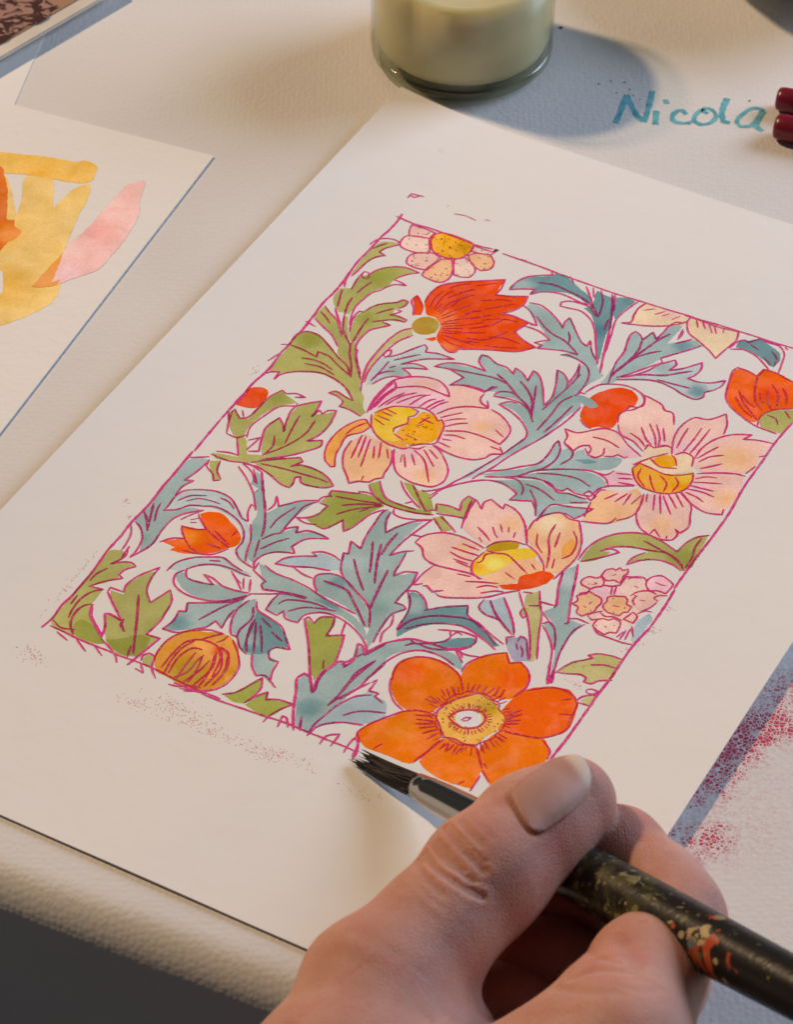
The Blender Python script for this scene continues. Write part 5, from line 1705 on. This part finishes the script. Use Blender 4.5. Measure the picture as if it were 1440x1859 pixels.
# ---------------------------------------------------------------- the paint brush
BR_A = P(757, 1427, 0.0052); BR_E = P(1440, 1792, 0.045)
BD = BR_E-BR_A; BD = BD/np.linalg.norm(BD); BR_T = BR_A-BD*0.0125
def brush():
    o = thing('paint_brush', 'dark paint-spattered brush held between thumb and index finger', 'paint brush', tuple(BR_T))
    q = Vector(BD).to_track_quat('Z', 'Y').to_matrix().to_4x4()
    def along(px):                                   # distance along the brush of a picture column
        lo, hi = 0.0, 0.4
        for _ in range(50):
            m = (lo+hi)/2; p = BR_T+BD*m-CAM
            x = PCX+FPX*np.dot(p, AX)/(-np.dot(p, AZ))
            lo, hi = (m, hi) if x < px else (lo, m)
        return lo
    f0, f1, h1 = along(757), along(905), along(1060)
    ft = N('nickel_ferrule'); co = ft.coords('Object')
    ft.base((0.40, 0.385, 0.35)); ft.set(Metallic=1.0, Roughness=0.13)
    def piece(name, prof, mat, smooth=True):
        bm = lathe(prof, 48); bmesh.ops.transform(bm, matrix=q, verts=bm.verts); return bmobj(name, bm, mat, o, smooth)
    piece('ferrule', [(0, f0), (.0024, f0), (.00265, f0+.0002), (.0028, f0+.002), (.0029, f0+.0035), (.00302, f0+.0040), (.0030, f0+.0048), (.0033, f0+.009), (.0038, f1-.002), (.0040, f1), (0, f1)], ft.m)
    hd = N('spattered_black_handle'); co = hd.coords('Object')
    mp = hd.n('ShaderNodeMapping'); hd.l(co, mp.inputs[0]); mp.inputs['Scale'].default_value = (1, 1, 1)
    v = mp.outputs[0]
    nA = hd.noise(v, 210, 4, .6, .4); nB = hd.noise(v, 330, 4, .6, .7)
    nC = hd.noise(v, 150, 3, .55, .5); nD = hd.noise(v, 600, 2, .5)
    sx = hd.n('ShaderNodeSeparateXYZ'); hd.l(v, sx.inputs[0])
    def band(a, b):                                  # 0..1 between two picture columns
        xa = (BR_T+BD*along(a)-BR_T)[0]; xb = (BR_T+BD*along(b)-BR_T)[0]; e = .0015
        return hd.math('MULTIPLY', hd.ramp(sx.outputs[0], xa-e, xa+e), hd.ramp(sx.outputs[0], xb+e, xb-e))
    c = (0.012, 0.011, 0.010)
    c = hd.mix(hd.math('MULTIPLY', hd.ramp(nA, .42, .62), band(1030, 1190)), c, (0.060, 0.056, 0.016))
    c = hd.mix(hd.math('MULTIPLY', hd.ramp(nB, .58, .64), band(1040, 1200)), c, (0.20, 0.20, 0.10))
    c = hd.mix(hd.math('MULTIPLY', hd.ramp(nC, .585, .63), band(1245, 1330)), c, (0.42, 0.07, 0.025))
    c = hd.mix(hd.math('MULTIPLY', hd.ramp(nA, .60, .64), band(1150, 1290)), c, (0.46, 0.36, 0.19))
    c = hd.mix(hd.math('MULTIPLY', hd.ramp(nD, .70, .75), 1.0), c, (0.19, 0.16, 0.08))
    fv = hd.n('ShaderNodeTexVoronoi', Scale=430.0, Randomness=1.0); hd.l(v, fv.inputs['Vector'])
    wv = hd.n('ShaderNodeVectorMath', operation='ADD'); hd.l(v, wv.inputs[0])
    sp = hd.n('ShaderNodeSeparateColor'); hd.l(fv.outputs['Color'], sp.inputs[0])
    pal = hd.n('ShaderNodeValToRGB'); pal.color_ramp.interpolation = 'CONSTANT'; hd.l(sp.outputs[0], pal.inputs[0])
    for pos, col in ((0.0, (.19, .17, .07)), (0.3, (.42, .34, .17)), (0.5, (.11, .115, .04)), (0.68, (.45, .09, .03)), (0.8, (.33, .20, .06)), (0.92, (.10, .15, .16))):
        e_ = pal.color_ramp.elements.new(pos); e_.color = (*col, 1)
    size = hd.math('ADD', hd.math('MULTIPLY', sp.outputs[2], .55), hd.math('MULTIPLY', nB, .35))
    spot = hd.ramp(hd.math('SUBTRACT', fv.outputs['Distance'], hd.math('SUBTRACT', size, .32)), .06, -.02)
    keep = hd.ramp(sp.outputs[1], .36, .40)
    zone = hd.math('ADD', hd.math('MULTIPLY', band(1020, 1340), .9), .0)
    c = hd.mix(hd.math('MULTIPLY', hd.math('MULTIPLY', spot, keep), zone), c, pal.outputs[0])
    hd.base(c); hd.set(Roughness=.34, Specular_IOR_Level=.32); hd.normal(hd.bump(nB, .25, .0005))
    e = 0.20
    piece('handle', [(0, f1-.001), (.0036, f1-.001), (.0041, f1+.001), (.0047, f1+.008), (.0055, h1), (.0057, h1+.010), (.0055, h1+.03), (.0052, h1+.05), (.0045, e-.03), (.0036, e-.003), (.0024, e), (0, e)], hd.m)
    # bristles: tapered wet clumps gathered into three points
    bmat = N('dark_wet_bristles'); co = bmat.coords('Object')
    bmat.base(bmat.mix(bmat.noise(co, 700, 2), (0.006, 0.004, 0.004), (0.018, 0.011, 0.011))); bmat.set(Roughness=.5, Specular_IOR_Level=.22)
    rr = random.Random(8); bm = bmesh.new()
    ex = np.cross(BD, [0, 0, 1.]); ex /= np.linalg.norm(ex); ey = np.cross(ex, BD)
    ferr = BD*(f0+.0008)
    def lock(s0, tp, r0, belly, n=16, m=10, squash=.8):
        rings = []
        for i in range(n+1):
            t = i/n; ctr = s0*(1-t)+tp*t
            ctr = ctr+np.array([0, 0, -.0004])*math.sin(math.pi*t)
            rad = (r0+(belly-r0)*math.sin(min(1, t*2.2)*math.pi/2))*(1-t**1.9)+.00003
            rings.append([bm.verts.new(ctr+ex*rad*math.cos(2*math.pi*j/m)+ey*rad*squash*math.sin(2*math.pi*j/m)) for j in range(m)])
        for A, B in zip(rings[:-1], rings[1:]):
            for j in range(m): bm.faces.new((A[j], A[(j+1) % m], B[(j+1) % m], B[j]))
        bm.faces.new(rings[-1]); bm.faces.new(rings[0])
    tips = [P(638, 1381, .0014)-BR_T, P(656, 1366, .0018)-BR_T, P(672, 1390, .0018)-BR_T]
    lock(ferr, tips[0]*.98+ferr*.02, .0024, .0023); lock(ferr+ex*.0003, tips[1], .0024, .0022); lock(ferr, tips[2], .0025, .0026)
    for k in range(46):
        a = rr.uniform(0, 2*math.pi); r = .0024*(0.55+.45*rr.random()); s0 = ferr+ex*r*math.cos(a)+ey*r*math.sin(a)
        tip = tips[rr.choices((0, 1, 2), (5, 4, 3))[0]]+np.array([rr.gauss(0, .0006), rr.gauss(0, .0006), abs(rr.gauss(0, .0003))])
        back = rr.random()**2*0.25; tip = tip*(1-back)+s0*back
        lock(s0, tip, .00040, .00042, 10, 5, 1.0)
    bmobj('bristles', bm, bmat.m, o, True)
brush()

# ---------------------------------------------------------------- the hand: one continuous skin grown from a field of tapered limbs
MM = 0.001
def J(px, py, z): return P(px, py, z*MM)
def smin(a, b, k):
    h = np.clip(0.5+0.5*(b-a)/k, 0, 1); return b*(1-h)+a*h-k*h*(1-h)
class Limb:
    def __init__(s, a, b, ra, rb, flat=None): s.a, s.b, s.ra, s.rb, s.flat = np.array(a), np.array(b), ra*MM, rb*MM, flat
    def __call__(s, X):
        a, b = s.a, s.b; ba = b-a; L2 = float(ba@ba)
        pa = X-a; t = np.clip((pa@ba)/L2, 0, 1)
        q = pa-t[..., None]*ba
        if s.flat is not None:
            n, f = s.flat; n = n/np.linalg.norm(n); q = q+(q@n)[..., None]*n*(1/f-1)
        return np.sqrt((q*q).sum(-1))-(s.ra+(s.rb-s.ra)*t)
def chain(js, rs, flat=None): return [Limb(js[i], js[i+1], rs[i], rs[i+1], flat) for i in range(len(js)-1)]

T_TIP, T_PAD, T_IP, T_MID, T_MCP, T_CMC = J(1034, 1458, 31), J(964, 1507, 31), J(878, 1586, 32), J(782, 1686, 31), J(680, 1797, 29), J(612, 2010, 25)
WRIST = J(740, 2260, 26)
THUMB = chain([T_TIP, T_PAD, T_IP, T_MID, T_MCP, T_CMC, WRIST], [8.7, 9.7, 10.2, 9.6, 12.3, 16, 22])
THUMB += [Limb(J(905, 1595, 28), J(805, 1700, 27), 8.4, 8.8), Limb(J(880, 1590, 21), J(700, 1785, 19), 7.0, 8.5)]
I_MCP = J(1118, 1925, 36)
INDEX = chain([J(1050, 1530, 16), J(1122, 1552, 20), J(1196, 1622, 22), J(1226, 1668, 23.5), J(1190, 1770, 29), I_MCP], [7.8, 8.4, 8.5, 8.6, 9.0, 11.6])
WEB = [Limb(J(1150, 1755, 28), J(1108, 1825, 31), 7.8, 8.4), Limb(J(1105, 1860, 31), J(1030, 1935, 31), 8.6, 10.5), Limb(J(1030, 1945, 31), J(900, 2035, 28), 10, 12), Limb(J(900, 2035, 28), J(740, 2100, 25), 12, 16)]
MIDDLE = chain([J(996, 1640, 8.5), J(1075, 1655, 8.5), J(1190, 1700, 12), J(1050, 1950, 26)], [7.2, 7.8, 8.6, 11.5]) + [Limb(J(1190, 1745, 18), J(1115, 1880, 24), 8.5, 10)]  # last limb is added filler, blocking light that leaks in under the index
RING = chain([J(950, 1738, 8.2), J(1010, 1750, 8.2), J(1120, 1800, 10), J(960, 2010, 20)], [7.2, 7.6, 8.4, 11.5])
LITTLE = chain([J(865, 1815, 7.8), J(940, 1835, 7.8), J(1040, 1890, 9), J(880, 2070, 18)], [6.9, 7.1, 7.6, 11])
PALM = [Limb(I_MCP, WRIST, 12, 21), Limb(J(1050, 1950, 26), WRIST, 11.5, 20), Limb(J(960, 2010, 20), J(760, 2270, 23), 12, 19), Limb(J(880, 2070, 18), J(780, 2280, 21), 11.5, 18),
        Limb(WRIST, J(800, 3000, 34), 22, 27), Limb(T_CMC, WRIST, 16, 22), Limb(J(790, 1905, 12.5), J(740, 2120, 20), 11, 17)]
# creases of the thumb joint, drawn where they lie on the skin (filled in once the body is known)
CREASES = [([(820, 1496), (846, 1524), (868, 1548), (884, 1566)], 0.16, 0.55), ([(786, 1540), (806, 1568), (832, 1592), (862, 1612)], 0.16, 0.55), ([(748, 1590), (770, 1618), (800, 1645)], 0.12, 0.8), ([(735, 1610), (760, 1640), (790, 1665)], 0.08, 0.9), ([(850, 1478), (872, 1500), (892, 1520)], 0.12, 0.7), ([(640, 1690), (675, 1705), (715, 1730)], 0.10, 1.4), ([(610, 1730), (650, 1745), (700, 1775)], 0.10, 1.5), ([(1060, 1720), (1090, 1740), (1125, 1748)], 0.16, 0.9), ([(1130, 1790), (1165, 1800), (1200, 1795)], 0.16, 1.0), ([(1160, 1520), (1178, 1540), (1180, 1565)], 0.10, 0.9), ([(772, 1548), (790, 1575), (815, 1595), (850, 1618), (875, 1628)], 0.75, 0.75), ([(808, 1500), (832, 1530), (858, 1558), (878, 1580)], 0.65, 0.75),
           ([(838, 1490), (856, 1512), (872, 1530)], 0.25, 0.9), ([(795, 1530), (815, 1558), (838, 1580)], 0.28, 0.9), ([(760, 1560), (772, 1590), (800, 1622)], 0.22, 1.0),
           ([(780, 1525), (800, 1552), (826, 1576), (858, 1600)], 0.22, 0.8),
           ([(1040, 1775), (1085, 1760), (1150, 1765)], 0.35, 1.3), ([(1120, 1700), (1150, 1735), (1160, 1775)], 0.3, 1.6), ([(1010, 1790), (1060, 1800), (1120, 1800)], 0.3, 1.3)]
def field(X, crease=()):
    shp = X.shape[:-1]; BIG = np.full(shp, 1.0)
    def union(limbs, k, d=None):
        d = BIG.copy() if d is None else d
        for l in limbs:
            lo = np.minimum(l.a, l.b)-max(l.ra, l.rb)-0.016; hi = np.maximum(l.a, l.b)+max(l.ra, l.rb)+0.016
            m = ((X >= lo) & (X <= hi)).all(-1)
            if m.any(): d[m] = smin(d[m], l(X[m]), k*MM)
        return d
    palm = union(PALM, 9)
    parts = []
    for limbs, k, kp in ((THUMB, 5, 9), (INDEX, 4, 8), (MIDDLE, 4, 5), (RING, 4, 5), (LITTLE, 4, 5)):
        parts.append(smin(palm, union(limbs, k), kp*MM))
    web = union(WEB, 7); parts[1] = smin(parts[1], web, 5*MM); parts[0] = smin(parts[0], union(WEB[3:], 7), 4*MM)
    d = parts[0]
    for p in parts[1:]: d = smin(d, p, 1.2*MM)
    grv = np.zeros(shp)
    for pl, depth, wd in crease:
        depth = depth*1.35
        lo = pl.min(0)-0.004; hi = pl.max(0)+0.004; m = ((X >= lo) & (X <= hi)).all(-1)
        if not m.any(): continue
        Y = X[m]; e = np.full(len(Y), 1.0)
        for a, b in zip(pl[:-1], pl[1:]):
            ba = b-a; t = np.clip(((Y-a)@ba)/float(ba@ba), 0, 1); q = Y-a-t[:, None]*ba; e = np.minimum(e, np.sqrt((q*q).sum(-1)))
        g1 = np.exp(-(e/(wd*MM))**2); g2 = np.exp(-(e/(wd*2.6*MM))**2)
        new = depth*MM*(g1-(0.38 if depth > .5 else 0.0)*g2); old = grv[m]
        grv[m] = np.where(np.abs(new) > np.abs(old), new, old)
    return d+grv if len(crease) else d
def march_many(pts, crease=()):
    pts = np.asarray(pts, float); dr = AX[None]*((pts[:, :1]-PCX)/FPX)-AY[None]*((pts[:, 1:]-PCY)/FPX)-AZ[None]
    dr = dr/np.linalg.norm(dr, axis=1)[:, None]; t = np.full(len(pts), 0.50)
    for _ in range(70):
        d = field(CAM+dr*t[:, None], crease); t = t+np.clip(d*.92, -.002, .03)
        if np.abs(d).max() < 2e-6: break
    return CAM+dr*t[:, None]
def gradient(X, crease=()):
    e = 1.5e-4; g = np.stack([field(X+np.eye(3)[k]*e, crease)-field(X-np.eye(3)[k]*e, crease) for k in range(3)], -1)
    return g/np.maximum(np.linalg.norm(g, axis=-1), 1e-12)[..., None]
def build_creases():
    return [(march_many(smooth_line([np.array(p, float) for p in pts], False, 12)), dp, wd) for pts, dp, wd in CREASES]
CR = build_creases()

NAIL_PX = [(926, 1441), (958, 1413), (997, 1388), (1030, 1376), (1052, 1377), (1065, 1391), (1071, 1414), (1063, 1445), (1041, 1470), (1015, 1489), (987, 1508), (969, 1512), (955, 1498), (938, 1467)]
def nail_loop(k=1.0):
    c = np.mean(np.array(NAIL_PX, float), 0)
    return [c+(np.array(p)-c)*k for p in NAIL_PX]
# the fold of skin round the nail root
rim = smooth_line([np.array(p, float) for p in (NAIL_PX[9], NAIL_PX[10], NAIL_PX[11], NAIL_PX[12], NAIL_PX[13], NAIL_PX[0], NAIL_PX[1])], False, 6)
RIM = (march_many(rim), 0.26, 0.75)
CR.append(RIM)

def surface_nets(lo, hi, h):
    n = np.ceil((hi-lo)/h).astype(int)+1
    ax = [lo[i]+h*np.arange(n[i]) for i in range(3)]
    D = np.empty(n)
    for i0 in range(0, n[0], 24):
        g = np.stack(np.meshgrid(ax[0][i0:i0+24], ax[1], ax[2], indexing='ij'), -1)
        D[i0:i0+24] = np.maximum(field(g), lo[1]+2.5*h-g[..., 1])
    S = D < 0
    nx, ny, nz = n
    cnt = np.zeros((nx-1, ny-1, nz-1)); acc = np.zeros((nx-1, ny-1, nz-1, 3))
    corner = [(i, j, k) for i in (0, 1) for j in (0, 1) for k in (0, 1)]
    sl = lambda c: (slice(c[0], nx-1+c[0]), slice(c[1], ny-1+c[1]), slice(c[2], nz-1+c[2]))
    for a in corner:
        for axis in range(3):
            if a[axis]: continue
            b = list(a); b[axis] = 1
            da, db = D[sl(a)], D[sl(b)]; m = (da < 0) != (db < 0)
            t = np.where(m, da/np.where(m, da-db, 1), 0)
            for c in range(3): acc[..., c] += np.where(m, a[c]+(t if c == axis else 0), 0)
            cnt += m
    act = cnt > 0; idx = -np.ones(act.shape, int); idx[act] = np.arange(act.sum())
    ci = np.argwhere(act); V = lo+h*(ci+acc[act]/cnt[act][:, None])
    F = []
    for axis in range(3):
        u, v = [(1, 2), (2, 0), (0, 1)][axis]
        e = np.argwhere(np.take(S, range(0, n[axis]-1), axis) != np.take(S, range(1, n[axis]), axis))
        e = e[(e[:, u] > 0) & (e[:, v] > 0) & (e[:, u] < n[u]-1) & (e[:, v] < n[v]-1)]
        q = []
        for du_, dv_ in ((0, 0), (-1, 0), (-1, -1), (0, -1)):
            f = e.copy(); f[:, u] += du_; f[:, v] += dv_; q.append(idx[f[:, 0], f[:, 1], f[:, 2]])
        q = np.stack(q, 1); flip = ~S[e[:, 0], e[:, 1], e[:, 2]]; q[flip] = q[flip][:, ::-1]; F.append(q)
    return V, np.concatenate(F)

def skin_mat():
    g = N('skin'); co = g.coords('Object')
    at = g.n('ShaderNodeAttribute', attribute_name='blush').outputs['Fac']
    n1 = g.noise(co, 60, 4, .6); n2 = g.noise(co, 420, 3, .6)
    c = g.mix(g.ramp(n1, .3, .7), (0.47, 0.235, 0.178), (0.55, 0.305, 0.24))
    c = g.mix(g.math('MULTIPLY', g.ramp(g.noise(co, 130, 4, .65, .5), .48, .70), .45), c, (0.46, 0.155, 0.12))
    c = g.mix(g.math('MULTIPLY', g.ramp(g.noise(co, 45, 2), .56, .70), .16), c, (0.38, 0.21, 0.19))
    c = g.mix(at, c, (0.48, 0.145, 0.105))
    c = g.mix(g.math('MULTIPLY', g.ramp(n2, .60, .72), .25), c, (0.36, 0.14, 0.10))
    g.base(c); g.set(Roughness=.55, Specular_IOR_Level=.30, Subsurface_Weight=.75, Subsurface_Scale=.005)
    g.b.inputs['Subsurface Radius'].default_value = (1.0, .38, .22)
    w = g.n('ShaderNodeTexWave', Scale=520.0, Distortion=9.0, Detail=3.0); g.l(co, w.inputs['Vector']); w.inputs['Detail Scale'].default_value = 1.4
    v = g.voro(co, 1500); v2 = g.noise(co, 380, 4, .65)
    hgt = g.math('ADD', g.math('ADD', g.math('MULTIPLY', g.ramp(v, 0, .22), .55), v2), g.math('MULTIPLY', w.outputs['Fac'], .28))
    g.normal(g.bump(hgt, .42, .0004))
    return g.m
def build_hand():
    base = Vector((float(T_MCP[0]), float(T_MCP[1]), 0.0))
    hand = thing('hand', 'right hand with a bare thumb on top gripping the paint brush', 'hand', tuple(base))
    allj = [j for L in (THUMB, INDEX, MIDDLE, RING, LITTLE, WEB, PALM[:4]) for l in L for j in (l.a, l.b)]
    lo = np.min(allj, 0)-0.026; hi = np.max(allj, 0)+0.026
    lo[1] -= 0.03; lo[2] = max(lo[2], 0.0012)
    V, F = surface_nets(lo, hi, 0.0009)
    # one subdivision, then settle every point on the creased skin
    ed = np.sort(np.concatenate([F[:, [0, 1]], F[:, [1, 2]], F[:, [2, 3]], F[:, [3, 0]]]), 1)
    ue, inv = np.unique(ed[:, 0].astype(np.int64)*len(V)+ed[:, 1], return_inverse=True)
    n0, nf = len(V), len(F); ev = np.stack([ue//n0, ue % n0], 1)
    V2 = np.concatenate([V, V[ev].mean(1), V[F].mean(1)]); e4 = (n0+inv.reshape(4, nf)).T; cen = n0+len(ue)+np.arange(nf)
    F = np.concatenate([np.stack([F[:, k], e4[:, k], cen, e4[:, k-1]], 1) for k in range(4)])
    V = V2
    for _ in range(2):
        g = gradient(V); V = V-g*np.clip(field(V, CR), -.0012, .0012)[:, None]
    o = meshobj('skin', V-np.array(base), F.tolist(), skin_mat(), hand, True)
    bl = np.zeros(len(V))
    for p, r, s in ((T_IP, 13, .5), (T_TIP, 14, .35), (J(1122, 1552, 20), 16, .4), (J(1050, 1530, 16), 14, .8), (J(1226, 1668, 24), 13, .25), (T_MCP, 16, .25), (J(1100, 1780, 32), 14, .4),
                    (J(996, 1640, 9), 22, .9), (J(950, 1738, 9), 22, .9), (J(1000, 1510, 38), 8, .6)):
        d = np.linalg.norm(V-p, axis=1)/(r*MM); bl = np.maximum(bl, s*np.clip(1-d*d, 0, 1))
    a = o.data.attributes.new('blush', 'FLOAT', 'POINT'); a.data.foreach_set('value', bl.astype(np.float32))
    # thumbnail: a thin curved plate laid on the thumb
    pl = smooth_line([np.array(p, float) for p in NAIL_PX], True, 7)
    vs2 = [Vector(p) for p in pl]; nbp = len(vs2)
    x = 925
    while x < 1075:
        y = 1372
        while y < 1518:
            if inside((x, y), pl) and min(math.hypot(x-p[0], y-p[1]) for p in pl) > 3: vs2.append(Vector((x, y)))
            y += 7
        x += 7
    r = delaunay_2d_cdt(vs2, [(i, (i+1) % nbp) for i in range(nbp)], [list(range(nbp))], 1, 1e-4)
    tipd = np.array([0.80, -0.60]); cen = np.mean(pl, 0); NV = []
    q2 = np.array([[v.x, v.y] for v in r[0]]); S3 = march_many(q2); G3 = gradient(S3); pa = np.array(pl)
    for v, p, gr in zip(q2, S3, G3):
        s = float(np.dot(v-cen, tipd))/85.0
        edge = float(np.min(np.hypot(v[0]-pa[:, 0], v[1]-pa[:, 1])))/8.9
        off = 0.16+0.26*min(1, edge/2.0)+0.14*max(0, s)
        NV.append(p+gr*off*MM)
    nm = N('thumbnail'); co = nm.coords('Object')
    nm.base(nm.mix(nm.ramp(nm.noise(co, 150, 3), .3, .7), (0.40, 0.205, 0.155), (0.45, 0.25, 0.195))); nm.set(Specular_IOR_Level=.28, Roughness=.52, Subsurface_Weight=.15, Subsurface_Scale=.002)
    tp_ = nm.n('ShaderNodeAttribute', attribute_name='free_edge').outputs['Fac']
    bc = nm.b.inputs['Base Color'].links[0].from_socket; nm.base(nm.mix(tp_, bc, (0.60, 0.46, 0.36)))
    nm.normal(nm.bump(nm.noise(co, 260, 3), .12, .0003))
    no = meshobj('thumbnail', np.array(NV)-np.array(base), [tuple(f) for f in r[2]], nm.m, hand, True)
    fe = [max(0.0, min(1.0, (float(np.dot(v-cen, tipd))/85.0-0.62)/0.12)) for v in q2]
    fa = no.data.attributes.new('free_edge', 'FLOAT', 'POINT'); fa.data.foreach_set('value', fe)
    md = no.modifiers.new('thickness', 'SOLIDIFY'); md.thickness = 0.00035; md.offset = -1
build_hand()
